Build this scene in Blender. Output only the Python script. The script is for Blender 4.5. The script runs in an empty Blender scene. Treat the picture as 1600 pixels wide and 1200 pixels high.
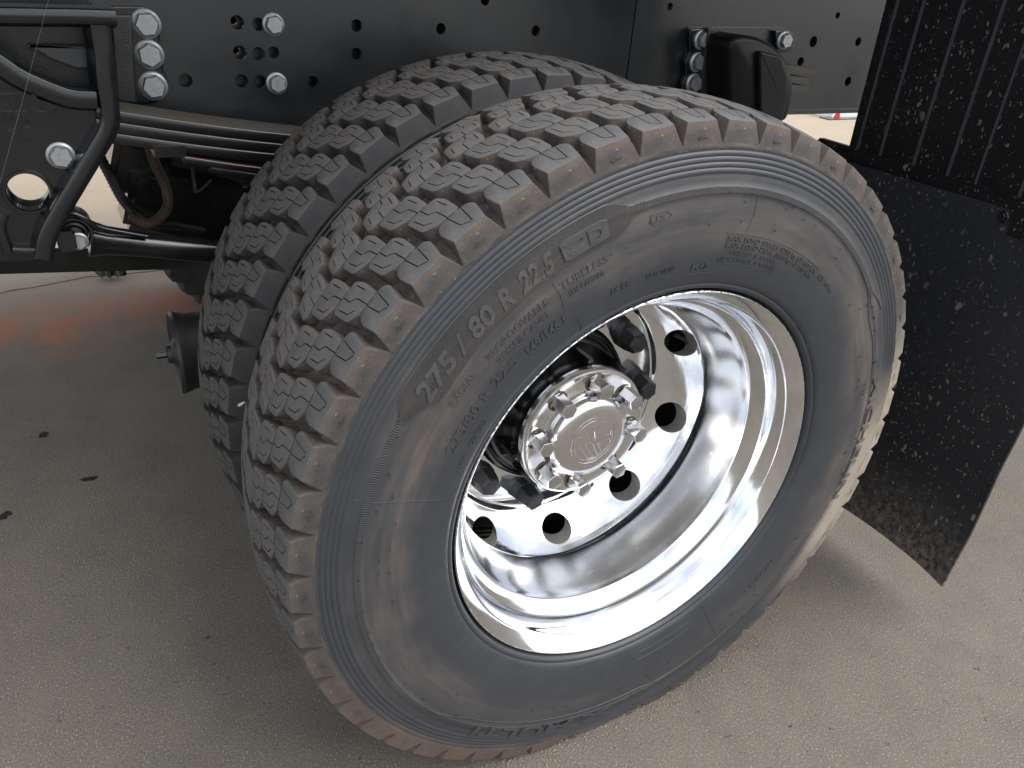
import bpy, bmesh, math, random
from mathutils import Vector, Matrix
random.seed(7)
C = bpy.context.scene.collection
scene = bpy.context.scene
R_ = math.radians
PI = math.pi
ZG = 0.488                      # wheel axis above the ground

# ------------------------------------------------------------------ camera
CAM = Vector((-0.63867, -0.68192, 0.64481 + ZG))
MX = Vector((0.87720167, -0.47497030, 0.07014582))      # right
MY = Vector((-0.17273962, -0.44853206, -0.87691506))    # down
MZ = Vector((0.44797126, 0.75711439, -0.47549926))      # forward
FPX = 1223.63
cam = bpy.data.cameras.new('camera')
cam_o = bpy.data.objects.new('camera', cam)
C.objects.link(cam_o)
m = Matrix((MX, -MY, -MZ)).transposed().to_4x4()
m.translation = CAM
cam_o.matrix_world = m
cam.sensor_width = 36.0
cam.lens = FPX / 1600.0 * 36.0
cam.clip_start = 0.02
cam.clip_end = 2000
scene.camera = cam_o

# ------------------------------------------------------------------ light
SUN_EL, SUN_AZ = 52.0, -42.0        # azimuth measured from +x towards +y
sd = Vector((math.cos(R_(SUN_EL)) * math.cos(R_(SUN_AZ)), math.cos(R_(SUN_EL)) * math.sin(R_(SUN_AZ)), math.sin(R_(SUN_EL))))
world = bpy.data.worlds.new("World")
scene.world = world
world.use_nodes = True
wn, wl = world.node_tree.nodes, world.node_tree.links
bg = wn['Background']
sky = wn.new('ShaderNodeTexSky')
sky.sky_type = 'NISHITA'
sky.sun_disc = False
sky.sun_elevation = R_(SUN_EL)
sky.sun_rotation = R_(90.0 - SUN_AZ)
sky.dust_density = 1.6
tc = wn.new('ShaderNodeTexCoord')
cn = wn.new('ShaderNodeTexNoise')
cn.inputs['Scale'].default_value = 1.25
cn.inputs['Detail'].default_value = 5.0
cn.inputs['Roughness'].default_value = 0.55
cr = wn.new('ShaderNodeValToRGB')
cr.color_ramp.elements[0].position = 0.22
cr.color_ramp.elements[1].position = 0.55
mx = wn.new('ShaderNodeMix')
mx.data_type = 'RGBA'
mx.inputs[7].default_value = (8.2, 8.5, 8.9, 1.0)      # sunlit cloud
wl.new(tc.outputs['Generated'], cn.inputs['Vector'])
wl.new(cn.outputs['Fac'], cr.inputs['Fac'])
wl.new(cr.outputs['Color'], mx.inputs[0])
wl.new(sky.outputs['Color'], mx.inputs[6])
wl.new(mx.outputs[2], bg.inputs['Color'])
bg.inputs['Strength'].default_value = 0.10
sl = bpy.data.lights.new('sun', 'SUN')
sl.energy = 1.7
sl.angle = R_(55.0)
sl.color = (1.0, 0.95, 0.88)
sun_o = bpy.data.objects.new('sun', sl)
C.objects.link(sun_o)
sun_o.rotation_euler = sd.to_track_quat('Z', 'Y').to_euler()
sun_o.location = sd * 20
scene.view_settings.view_transform = 'Standard'
scene.view_settings.look = 'None'
scene.view_settings.gamma = 1.0
scene.view_settings.exposure = 1.0
scene.render.engine = 'CYCLES'
scene.cycles.use_denoising = True
scene.cycles.max_bounces = 8


# ------------------------------------------------------------------ helpers
def W(px, py, axis, val):
    """the point where the ray of a pixel of the 1600 x 1200 photograph meets x, y or z = val"""
    d = MX * ((px - 800.0) / FPX) + MY * ((py - 600.0) / FPX) + MZ
    i = 'xyz'.index(axis)
    return CAM + d * ((val - CAM[i]) / d[i])


def me_from(bm, name, mats, sharp=32, smooth=True):
    me = bpy.data.meshes.new(name)
    bm.to_mesh(me)
    bm.free()
    for mt in (mats if isinstance(mats, (list, tuple)) else [mats]):
        me.materials.append(mt)
    if smooth:
        me.shade_smooth()
        me.set_sharp_from_angle(angle=R_(sharp))
    return me


def link(name, me, parent=None, loc=None):
    o = bpy.data.objects.new(name, me)
    C.objects.link(o)
    if parent is not None:
        o.parent = parent
    if loc is not None:
        o.location = loc
    return o


def obj(name, bm, mats, parent=None, sharp=32, smooth=True, loc=None):
    return link(name, me_from(bm, name, mats, sharp, smooth), parent, loc)


def tag(o, label=None, cat=None, group=None, kind=None):
    if label: o['label'] = label
    if cat: o['category'] = cat
    if group: o['group'] = group
    if kind: o['kind'] = kind
    return o


def thing(name, label, cat, loc=(0, 0, 0), group=None):
    o = bpy.data.objects.new(name, None)
    o.empty_display_size = 0.05
    C.objects.link(o)
    o.location = loc
    return tag(o, label, cat, group)


def lathe(bm, prof, n=128, a0=0.0, a1=2 * PI, mat=0):
    """revolve (R, y) profile about the y axis"""
    full = abs(a1 - a0 - 2 * PI) < 1e-6
    k = n if full else n + 1
    rings = []
    for i in range(k):
        a = a0 + (a1 - a0) * i / n
        ca, sa = math.cos(a), math.sin(a)
        rings.append([bm.verts.new((r * ca, y, r * sa)) for r, y in prof])
    for i in range(n):
        A, B = rings[i], rings[(i + 1) % k]
        for j in range(len(prof) - 1):
            f = bm.faces.new((A[j], A[j + 1], B[j + 1], B[j]))
            f.material_index = mat
            f.smooth = True
    return rings


def disc_fill(bm, ring):
    bm.faces.new(ring)


def box(bm, c, s, rot=None):
    vs = []
    for dx in (-.5, .5):
        for dy in (-.5, .5):
            for dz in (-.5, .5):
                v = Vector((dx * s[0], dy * s[1], dz * s[2]))
                if rot: v = rot @ v
                vs.append(bm.verts.new(v + Vector(c)))
    for q in ((0, 1, 3, 2), (4, 6, 7, 5), (0, 4, 5, 1), (2, 3, 7, 6), (0, 2, 6, 4), (1, 5, 7, 3)):
        bm.faces.new([vs[i] for i in q])
    return vs


def tube(bm, pts, r, n=12, caps=True):
    pts = [Vector(p) for p in pts]
    rr = r if isinstance(r, (list, tuple)) else [r] * len(pts)
    t0 = (pts[1] - pts[0]).normalized()
    up = Vector((0, 0, 1)) if abs(t0.z) < 0.9 else Vector((1, 0, 0))
    u = t0.cross(up).normalized()
    rings = []
    for i, p in enumerate(pts):
        a = pts[max(i - 1, 0)]; b = pts[min(i + 1, len(pts) - 1)]
        t = (b - a).normalized()
        u = (u - t * u.dot(t)).normalized()
        v = t.cross(u)
        rings.append([bm.verts.new(p + (u * math.cos(2 * PI * k / n) + v * math.sin(2 * PI * k / n)) * rr[i]) for k in range(n)])
    for A, B in zip(rings, rings[1:]):
        for k in range(n):
            bm.faces.new((A[k], A[(k + 1) % n], B[(k + 1) % n], B[k]))
    if caps:
        bm.faces.new(rings[0][::-1]); bm.faces.new(rings[-1])
    return rings


def smooth_path(pts, n=8):
    """Catmull-Rom through points"""
    P = [Vector(p) for p in pts]
    P = [P[0] * 2 - P[1]] + P + [P[-1] * 2 - P[-2]]
    out = []
    for i in range(1, len(P) - 2):
        for k in range(n):
            t = k / n
            a, b, c, d = P[i - 1], P[i], P[i + 1], P[i + 2]
            out.append(0.5 * ((2 * b) + (c - a) * t + (2 * a - 5 * b + 4 * c - d) * t * t + (3 * b - a - 3 * c + d) * t ** 3))
    out.append(P[-2])
    return out


def round_poly(pts, rad, seg=3):
    n = len(pts); out = []
    for i in range(n):
        p0, p1, p2 = Vector(pts[i - 1]), Vector(pts[i]), Vector(pts[(i + 1) % n])
        a, b = (p0 - p1), (p2 - p1)
        r = min(rad[i] if isinstance(rad, (list, tuple)) else rad, a.length * .45, b.length * .45)
        if r <= 1e-6:
            out.append(p1); continue
        q0, q1 = p1 + a.normalized() * r, p1 + b.normalized() * r
        for k in range(seg + 1):
            t = k / seg
            out.append(q0 * (1 - t) ** 2 + p1 * 2 * t * (1 - t) + q1 * t * t)
    return out


def offset_poly(pts, d):
    """move every vertex outwards by d (counter-clockwise polygon)"""
    n = len(pts); out = []
    area = sum(pts[i - 1].x * pts[i].y - pts[i].x * pts[i - 1].y for i in range(n))
    s = 1 if area > 0 else -1
    for i in range(n):
        e0 = (pts[i] - pts[i - 1]); e1 = (pts[(i + 1) % n] - pts[i])
        n0 = Vector((e0.y, -e0.x)).normalized() * s if e0.length > 1e-9 else Vector((0, 0))
        n1 = Vector((e1.y, -e1.x)).normalized() * s if e1.length > 1e-9 else Vector((0, 0))
        b = n0 + n1
        if b.length < 1e-6: b = n0
        b.normalize()
        c = max(b.dot(n0), 0.5)
        out.append(pts[i] + b * (d / c))
    return out


def prism_xz(bm, pts, y0, y1, bev=0.0):
    """extrude an (x, z) outline from y0 (towards the camera) to y1, front edge softened by bev"""
    P = [Vector(p) for p in pts]
    layers = [(P, y1), (P, y0 + bev)]
    if bev > 0:
        layers += [(offset_poly(P, -bev * .35), y0 + bev * .3), (offset_poly(P, -bev), y0), (offset_poly(P, -bev * 1.12), y0)]
    if bev > .008: layers.pop()
    rings = [[bm.verts.new((p.x, y, p.y)) for p in Q] for Q, y in layers]
    n = len(P)
    for A, B in zip(rings, rings[1:]):
        for k in range(n):
            bm.faces.new((A[k], A[(k + 1) % n], B[(k + 1) % n], B[k]))
    bm.faces.new(rings[0][::-1]); bm.faces.new(rings[-1])
    bmesh.ops.recalc_face_normals(bm, faces=bm.faces)


def boolean(bm, cutters, op='DIFFERENCE'):
    """bm minus the joined cutters bmesh, returns a new bmesh"""
    bmesh.ops.recalc_face_normals(bm, faces=bm.faces)
    bmesh.ops.recalc_face_normals(cutters, faces=cutters.faces)
    a = bpy.data.meshes.new('tmp_a'); bm.to_mesh(a)
    b = bpy.data.meshes.new('tmp_b'); cutters.to_mesh(b); cutters.free(); bm.free()
    for mt in (1, 2, 3): a.materials.append(None); b.materials.append(None)
    oa = bpy.data.objects.new('tmp_a', a); ob = bpy.data.objects.new('tmp_b', b)
    C.objects.link(oa); C.objects.link(ob)
    md = oa.modifiers.new('b', 'BOOLEAN'); md.operation = op; md.object = ob; md.solver = 'EXACT'
    dg = bpy.context.evaluated_depsgraph_get()
    ev = oa.evaluated_get(dg)
    out = bmesh.new(); tmp = ev.to_mesh(); out.from_mesh(tmp); ev.to_mesh_clear()
    bpy.data.objects.remove(oa); bpy.data.objects.remove(ob)
    bpy.data.meshes.remove(a); bpy.data.meshes.remove(b)
    return out


def text_bm(body, off=0.0, ext=0.5, res=3, space=1.0):
    cu = bpy.data.curves.new('tmp_text', 'FONT')
    cu.body = body; cu.size = 1.0; cu.offset = off; cu.extrude = ext; cu.resolution_u = res
    cu.space_character = space
    o = bpy.data.objects.new('tmp_text', cu); C.objects.link(o)
    dg = bpy.context.evaluated_depsgraph_get()
    ev = o.evaluated_get(dg); me = ev.to_mesh()
    bm = bmesh.new(); bm.from_mesh(me); ev.to_mesh_clear()
    bpy.data.objects.remove(o); bpy.data.curves.remove(cu)
    return bm


# ------------------------------------------------------------------ materials
class M:
    """small node-graph builder"""
    def __init__(s, name):
        s.m = bpy.data.materials.new(name); s.m.use_nodes = True
        s.n, s.l = s.m.node_tree.nodes, s.m.node_tree.links
        s.p = s.n['Principled BSDF']
        s.co = s.n.new('ShaderNodeTexCoord').outputs['Object']

    def set(s, **k):
        for a, v in k.items():
            key = {'rough': 'Roughness', 'metal': 'Metallic', 'spec': 'Specular IOR Level', 'col': 'Base Color', 'coat': 'Coat Weight', 'coatr': 'Coat Roughness', 'sheen': 'Sheen Weight'}[a]
            if hasattr(v, 'node'): s.l.new(v, s.p.inputs[key])
            else: s.p.inputs[key].default_value = (*v, 1.0) if isinstance(v, tuple) and len(v) == 3 else v
        return s

    def noise(s, scale, detail=4, rough=.55, vec=None, dist=0.0):
        t = s.n.new('ShaderNodeTexNoise')
        t.inputs['Scale'].default_value = scale; t.inputs['Detail'].default_value = detail
        t.inputs['Roughness'].default_value = rough; t.inputs['Distortion'].default_value = dist
        s.l.new(vec or s.co, t.inputs['Vector'])
        return t.outputs['Fac']

    def voro(s, scale, vec=None, feat='F1', rnd=1.0, out='Distance'):
        t = s.n.new('ShaderNodeTexVoronoi'); t.feature = feat
        t.inputs['Scale'].default_value = scale; t.inputs['Randomness'].default_value = rnd
        s.l.new(vec or s.co, t.inputs['Vector'])
        return t.outputs[out]

    def ramp(s, fac, *stops):
        t = s.n.new('ShaderNodeValToRGB')
        e = t.color_ramp.elements
        while len(e) < len(stops): e.new(.5)
        for q, (pos, c) in zip(e, stops):
            q.position = pos
            q.color = (c, c, c, 1) if not isinstance(c, tuple) else (*c, 1)
        s.l.new(fac, t.inputs['Fac'])
        return t.outputs['Color']

    def rng(s, v, a, b, c=0.0, d=1.0):
        t = s.n.new('ShaderNodeMapRange')
        s.l.new(v, t.inputs[0])
        for i, x in enumerate((a, b, c, d)): t.inputs[i + 1].default_value = x
        return t.outputs[0]

    def math(s, op, a, b=None):
        t = s.n.new('ShaderNodeMath'); t.operation = op
        for i, v in enumerate((a, b)):
            if v is None: continue
            if hasattr(v, 'node'): s.l.new(v, t.inputs[i])
            else: t.inputs[i].default_value = v
        return t.outputs[0]

    def mix(s, f, a, b, mode='MIX'):
        t = s.n.new('ShaderNodeMix'); t.data_type = 'RGBA'; t.blend_type = mode
        for i, v in ((0, f), (6, a), (7, b)):
            if hasattr(v, 'node'): s.l.new(v, t.inputs[i])
            elif i == 0: t.inputs[0].default_value = v
            else: t.inputs[i].default_value = (*v, 1)
        return t.outputs[2]

    def xyz(s, vec=None):
        t = s.n.new('ShaderNodeSeparateXYZ'); s.l.new(vec or s.co, t.inputs[0])
        return t.outputs

    def comb(s, x, y, z):
        t = s.n.new('ShaderNodeCombineXYZ')
        for i, v in enumerate((x, y, z)):
            if hasattr(v, 'node'): s.l.new(v, t.inputs[i])
            else: t.inputs[i].default_value = v
        return t.outputs[0]

    def scale(s, sx, sy, sz):
        t = s.n.new('ShaderNodeMapping'); s.l.new(s.co, t.inputs['Vector'])
        t.inputs['Scale'].default_value = (sx, sy, sz)
        return t.outputs[0]

    def bump(s, h, dist=0.001, strength=1.0):
        t = s.n.new('ShaderNodeBump')
        t.inputs['Distance'].default_value = dist; t.inputs['Strength'].default_value = strength
        s.l.new(h, t.inputs['Height'])
        prev = s.p.inputs['Normal'].links
        if prev: s.l.new(prev[0].from_socket, t.inputs['Normal'])
        s.l.new(t.outputs[0], s.p.inputs['Normal'])
        return s

    def world_dust(s):
        g = s.n.new('ShaderNodeNewGeometry'); o = s.xyz(g.outputs['Position'])
        pale = s.math('MULTIPLY', s.rng(o[0], .36, .47), s.math('MULTIPLY', s.rng(o[2], .72, .55), s.ramp(s.noise(24, 7, .7, vec=g.outputs['Position']), (.25, .35), (.55, 1.0))))
        brown = s.math('MULTIPLY', s.rng(o[2], .40, .16), s.math('MULTIPLY', s.rng(o[0], .15, -.1), s.ramp(s.noise(20, 7, .7, vec=g.outputs['Position']), (.25, .35), (.6, 1.0))))
        return pale, brown

    def radius(s):
        o = s.xyz()
        return s.math('SQRT', s.math('ADD', s.math('MULTIPLY', o[0], o[0]), s.math('MULTIPLY', o[2], o[2])))

    def angle(s):
        o = s.xyz()
        return s.math('ARCTAN2', o[2], o[0])


def mat_black_paint(name, col=(.008, .009, .010), rough=.22, grain=.3, coat=.0, dust=.25, gs=260):
    k = M(name)
    n = k.noise(7, 5)
    d = k.ramp(k.noise(18, 8, .65), (.45, 0.0), (.75, dust))
    k.set(col=k.mix(d, col, (.05, .045, .038)), rough=k.rng(n, .3, .7, rough * .75, rough * 1.5), coat=coat, coatr=.20)
    k.bump(k.noise(gs, 3), .0004, grain)
    k.bump(k.noise(12, 2), .004, .12)
    return k.m


def mat_rubber_top(name, col, dustcol, dust):
    k = M(name)
    o = k.noise(95, 6, .7)
    d = k.ramp(k.noise(26, 6, .62), (.38, 0.0), (.72, dust))
    c = k.mix(d, col, dustcol)
    spk = k.ramp(k.noise(420, 2, .5), (.62, 0.0), (.74, .55 * dust + .1))
    c = k.mix(spk, c, tuple(x * 2.0 for x in col))
    pale, brown = k.world_dust()
    c = k.mix(k.math('MULTIPLY', pale, .75 * dust), c, (.36, .31, .25))
    k.set(col=c, rough=k.rng(o, .3, .7, .58, .8), spec=.42)
    k.bump(k.noise(900, 3, .6), .0006, .55)
    k.bump(k.noise(60, 4), .0012, .25)
    return k.m


def mat_rubber_side(name, a, b, lo=.35, hi=.68, wd=0.0, edge=0.0):
    k = M(name)
    d = k.ramp(k.noise(34, 7, .65), (lo, 0.0), (hi, 1.0))
    if edge:
        d = k.math('MULTIPLY', d, .45)
        e = k.rng(k.math('ADD', k.radius(), k.rng(k.noise(60, 5, .7), .3, .7, -.004, .004)), .4935, .5015)
        d = k.math('MAXIMUM', d, k.math('MULTIPLY', e, k.ramp(k.noise(48, 6, .7), (.30, .25), (.58, edge))))
    c = k.mix(d, a, b)
    if wd:
        pale, brown = k.world_dust()
        c = k.mix(k.math('MULTIPLY', brown, .75 * wd), c, (.165, .115, .092))
        c = k.mix(k.math('MULTIPLY', pale, wd), c, (.37, .32, .26))
        c = k.mix(k.math('MULTIPLY', k.ramp(k.noise(330, 3, .6), (.60, 0.0), (.68, .8)), k.ramp(k.noise(40, 4, .6), (.45, 0.0), (.6, 1.0))), c, (.34, .25, .18))
    k.set(col=c, rough=.82, spec=.25)
    k.bump(k.noise(300, 5, .65), .001, .5)
    return k.m


def mat_sidewall(name, dusty=1.0, hatch=0, slant=0.0, base=(.037, .0405, .0475)):
    """hatch: moulded hatching (radial or slanting lines) of the decorated band"""
    k = M(name)
    r = k.radius(); a = k.angle(); o = k.xyz()
    warp = k.math('ADD', r, k.rng(k.noise(6, 4, .6), .3, .7, -.02, .02))
    mid = k.math('MULTIPLY', k.rng(warp, .352, .385), k.rng(warp, .455, .42))
    ir = k.math('DIVIDE', 1.0, r); pv = k.comb(k.math('MULTIPLY', o[0], k.math('MULTIPLY', ir, 2.0)), k.math('MULTIPLY', r, 26.0), k.math('MULTIPLY', o[2], k.math('MULTIPLY', ir, 2.0)))
    blot = k.math('MULTIPLY', k.ramp(k.noise(1.0, 7, .64, vec=pv), (.36, .10), (.66, 1.0)), k.ramp(k.noise(30, 5, .7), (.2, .7), (.7, 1.0)))
    streak = k.rng(k.noise(1.0, 3, .5, vec=k.comb(k.math('MULTIPLY', o[0], k.math('MULTIPLY', ir, 4.0)), k.math('MULTIPLY', r, 120.0), k.math('MULTIPLY', o[2], k.math('MULTIPLY', ir, 4.0)))), .35, .7)
    f = k.math('MULTIPLY', mid, k.math('MULTIPLY', blot, k.math('ADD', k.math('MULTIPLY', streak, .5), .6)))
    f = k.math('MULTIPLY', k.math('MULTIPLY', f, .66 * dusty), k.rng(o[2], -.40, .0, .35, 1.0))
    base = k.mix(k.noise(30, 4), tuple(q * .85 for q in base), tuple(q * 1.2 for q in base))
    c = k.mix(f, base, (.158, .124, .100))
    # pale mud thrown on the rear edge and brown mud low on the front
    rear = k.math('MULTIPLY', k.rng(o[0], .30, .42), k.rng(k.math('ADD', r, k.rng(k.noise(8, 4), .3, .7, -.015, .015)), .418, .446))
    rear = k.math('MULTIPLY', rear, k.math('MULTIPLY', k.rng(o[2], .13, -.02), k.rng(o[2], -.42, -.20)))
    rear = k.math('MULTIPLY', rear, k.ramp(k.noise(22, 8, .7), (.22, .35), (.5, 1.0)))
    c = k.mix(k.math('MULTIPLY', rear, .95 * dusty), c, (.36, .31, .25))
    low = k.math('MULTIPLY', k.rng(o[2], -.10, -.30), k.rng(r, .462, .48))
    low = k.math('MULTIPLY', low, k.math('MULTIPLY', k.rng(o[0], .12, -.12), k.ramp(k.noise(16, 7, .65), (.3, .1), (.62, 1.0))))
    c = k.mix(k.math('MULTIPLY', low, .9 * dusty), c, (.155, .105, .080))
    spk = k.ramp(k.voro(230), (.0, 1.0), (.10, 0.0))
    spk = k.math('MULTIPLY', spk, k.ramp(k.noise(55, 2), (.60, 0.0), (.66, .5)))
    c = k.mix(spk, c, (.30, .27, .24))
    rg = k.math('ADD', k.rng(f, 0.0, .5, .40, .66), k.rng(k.noise(14, 5), .3, .7, -.07, .07))
    k.set(col=c, rough=rg, spec=.5)
    k.bump(k.noise(500, 3, .6), .0003, .35)
    k.bump(k.noise(9, 3), .004, .14)
    # faint casing unevenness running along radii
    k.bump(k.noise(1.0, 2, .5, vec=k.comb(k.math('MULTIPLY', r, 14.0), k.math('MULTIPLY', a, 34.0), 0.0)), .0014, .22)
    if hatch:
        ph = k.math('ADD', k.math('MULTIPLY', a, float(hatch)), k.math('MULTIPLY', r, slant))
        k.bump(k.rng(k.math('SINE', ph), -.5, .5), .0014, 1.0)
    return k.m


def mat_alu(name):
    k = M(name)
    r = k.radius(); a = k.angle()
    ringv = k.comb(k.math('MULTIPLY', r, 900.0), k.math('MULTIPLY', a, 3.0), k.math('MULTIPLY', k.xyz()[1], 900.0))
    lines = k.noise(1.0, 2, .6, vec=ringv)
    yy = k.xyz()[1]
    cone = k.math('MULTIPLY', k.rng(yy, .070, .080), k.rng(yy, .1545, .1500))
    haze = k.math('MAXIMUM', k.ramp(k.noise(9, 7, .68, dist=.6), (.42, .0), (.75, 1.0)), k.math('MULTIPLY', cone, k.ramp(k.noise(6, 7, .7, dist=.8), (.25, .35), (.75, .95))))
    spots = k.ramp(k.noise(130, 4, .7), (.60, 0.0), (.76, 1.0))
    rough = k.math('ADD', k.rng(haze, 0, 1, .05, .23), k.math('MULTIPLY', spots, .16))
    edge = k.math('MULTIPLY', k.rng(r, .2955, .2975), k.ramp(k.noise(95, 6, .72, vec=k.comb(k.math('MULTIPLY', r, 4.0), k.math('MULTIPLY', a, .5), k.xyz()[1])), (.47, 0.0), (.55, 1.0)))
    col = k.mix(haze, (.88, .885, .895), (.64, .65, .67))
    col = k.mix(k.math('MULTIPLY', edge, .85), col, (.03, .03, .03))
    k.set(metal=k.math('SUBTRACT', 1.0, k.math('MULTIPLY', edge, .9)), col=col, rough=k.math('MAXIMUM', rough, k.math('MULTIPLY', edge, .6)))
    k.bump(lines, .0001, .03)
    return k.m


def mat_chrome(name, rust=True):
    k = M(name)
    n = k.noise(60, 5, .6)
    col = (.78, .78, .785)
    if rust:
        g = k.ramp(k.noise(42, 6, .7), (.58, 0.0), (.76, 1.0))
        col = k.mix(k.math('MULTIPLY', g, .30), col, (.42, .25, .12))
    k.set(metal=1.0, col=col, rough=k.rng(n, .3, .7, .11, .22))
    return k.m


def mat_zinc(name):
    k = M(name)
    k.set(metal=.7, col=k.mix(k.noise(160, 5, .7), (.26, .275, .29), (.46, .47, .48)), rough=k.rng(k.noise(200, 3), .3, .7, .36, .55))
    k.bump(k.noise(400, 3), .0003, .3)
    return k.m


def mat_spatter(name, base, rough, amount, low_dust=None, ribbed=False):
    """black sheet with thrown mud"""
    k = M(name)
    o = k.xyz()
    v = k.comb(k.math('MULTIPLY', o[1], 1.0), k.math('MULTIPLY', o[2], .72), k.math('MULTIPLY', o[0], 0.05))
    w = k.noise(60, 3, .6, vec=v)
    vv = k.n.new('ShaderNodeVectorMath'); vv.operation = 'ADD'
    k.l.new(v, vv.inputs[0])
    k.l.new(k.comb(k.rng(w, .3, .7, -.004, .004), k.rng(k.noise(75, 3, .6, vec=v), .3, .7, -.004, .004), 0.0), vv.inputs[1])
    tot = None
    for sc, size, keep in ((24, .12, .64), (52, .18, .60), (105, .22, .56), (200, .26, .56)):
        t = k.n.new('ShaderNodeTexVoronoi'); t.inputs['Scale'].default_value = sc
        k.l.new(vv.outputs[0], t.inputs['Vector'])
        rgb = k.n.new('ShaderNodeSeparateColor'); k.l.new(t.outputs['Color'], rgb.inputs[0])
        rad = k.math('MULTIPLY', k.math('SUBTRACT', rgb.outputs[0], keep), size / (1 - keep) * 1.4)
        f = k.math('MULTIPLY', k.rng(k.math('SUBTRACT', rad, t.outputs['Distance']), 0.0, .03), k.rng(rgb.outputs[1], 0.0, 1.0, .45, 1.0))
        tot = f if tot is None else k.math('MAXIMUM', tot, f)
    dens = k.ramp(k.noise(5.0, 4, .65, vec=v), (.36, .30), (.58, 1.0))
    if low_dust is not None:
        dens = k.math('MULTIPLY', dens, k.rng(o[2], 0.85, 0.25, .45, 1.15))
    tot = k.math('MULTIPLY', k.math('MULTIPLY', tot, dens), amount)
    film = k.math('MULTIPLY', k.ramp(k.noise(14, 7, .7, vec=v), (.55, 0.0), (.9, .05)), 1.0)
    f = k.math('MAXIMUM', tot, film)
    if low_dust is not None:
        z0, z1 = low_dust
        l = k.math('MULTIPLY', k.rng(o[2], z1, z0), k.ramp(k.noise(85, 8, .75, vec=v), (.34, 0.0), (.60, 1.0)))
        f = k.math('MAXIMUM', f, k.math('MULTIPLY', k.math('POWER', l, 1.6), .85))
    k.set(col=k.mix(f, base, (.235, .195, .150)), rough=k.rng(f, 0, .6, rough, .9), spec=.45)
    k.bump(tot, .0022, .8)
    k.bump(k.noise(500, 3), .0003, .25)
    k.bump(k.noise(5, 2), .006, .15)
    return k.m


def mat_asphalt(name):
    k = M(name)
    o = k.xyz()
    ag = k.voro(330, feat='F1')
    ag2 = k.noise(300, 7, .78)
    big = k.noise(1.7, 5, .6)
    patch = k.noise(7.5, 5, .62)
    c = k.mix(k.ramp(ag2, (.36, 0.0), (.64, 1.0)), (.042, .037, .031), (.236, .211, .178))
    c = k.mix(k.rng(big, .3, .7, 0.0, .5), c, (.170, .158, .138))
    c = k.mix(k.math('MULTIPLY', k.ramp(patch, (.46, 0.0), (.66, 1.0)), .38), c, (.098, .092, .083))
    pale = k.ramp(k.noise(300, 3, .6), (.62, 0.0), (.68, .8))
    c = k.mix(pale, c, (.42, .39, .34))
    dk = k.ramp(k.noise(230, 3, .6), (.30, .9), (.38, 0.0))
    c = k.mix(dk, c, (.035, .033, .030))
    # red earth tracked along the far edge
    wob = k.math('ADD', o[1], k.rng(k.noise(2.1, 4, .6), .3, .7, -.16, .16))
    red = k.math('MULTIPLY', k.rng(wob, 1.84, 1.98), k.rng(wob, 2.2, 2.02))
    red = k.math('MULTIPLY', red, k.ramp(k.noise(9, 7, .7), (.30, .2), (.55, 1.0)))
    c = k.mix(k.math('MULTIPLY', red, .82), c, (.33, .120, .060))
    dusty = k.math('MULTIPLY', k.rng(wob, 2.0, 2.3), .5)
    c = k.mix(dusty, c, (.34, .25, .18))
    tan = k.ramp(k.noise(27, 9, .80), (.44, 0.0), (.74, .42))
    c = k.mix(tan, c, (.205, .152, .102))
    vd = k.n.new('ShaderNodeTexVoronoi'); vd.inputs['Scale'].default_value = 62; wv = k.n.new('ShaderNodeVectorMath'); wv.operation = 'ADD'; k.l.new(k.co, wv.inputs[0])
    k.l.new(k.comb(k.rng(k.noise(150, 2), .3, .7, -.006, .006), k.rng(k.noise(170, 2), .3, .7, -.006, .006), 0.0), wv.inputs[1]); k.l.new(wv.outputs[0], vd.inputs['Vector'])
    vs = k.n.new('ShaderNodeSeparateColor'); k.l.new(vd.outputs['Color'], vs.inputs[0])
    pit = k.math('MULTIPLY', k.rng(k.math('SUBTRACT', k.math('MULTIPLY', vs.outputs[0], .22), vd.outputs['Distance']), 0.0, .04), k.math('MULTIPLY', k.rng(vs.outputs[1], .35, .6), k.ramp(k.noise(4, 4, .6), (.42, .15), (.62, 1.0))))
    c = k.mix(k.math('MULTIPLY', pit, .85), c, (.028, .026, .024))
    k.set(col=c, rough=.9, spec=.25)
    k.bump(ag, .0014, .45)
    k.bump(k.noise(420, 4, .7), .0012, .6)
    return k.m


def mat_sand(name):
    k = M(name)
    c = k.mix(k.noise(60, 8, .75), (.31, .26, .195), (.54, .47, .37))
    c = k.mix(k.ramp(k.noise(3, 5), (.35, 0.0), (.7, .6)), c, (.50, .40, .29))
    k.set(col=c, rough=.95, spec=.15)
    k.bump(k.noise(90, 8, .75), .02, .8)
    return k.m


def mat_plain(name, col, rough=.6, metal=0.0, spec=.5, var=.25, sc=40):
    k = M(name)
    k.set(col=k.mix(k.noise(sc, 5, .6), tuple(x * (1 - var) for x in col), tuple(x * (1 + var) for x in col)), rough=rough, metal=metal, spec=spec)
    k.bump(k.noise(300, 3), .0004, .2)
    return k.m


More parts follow.
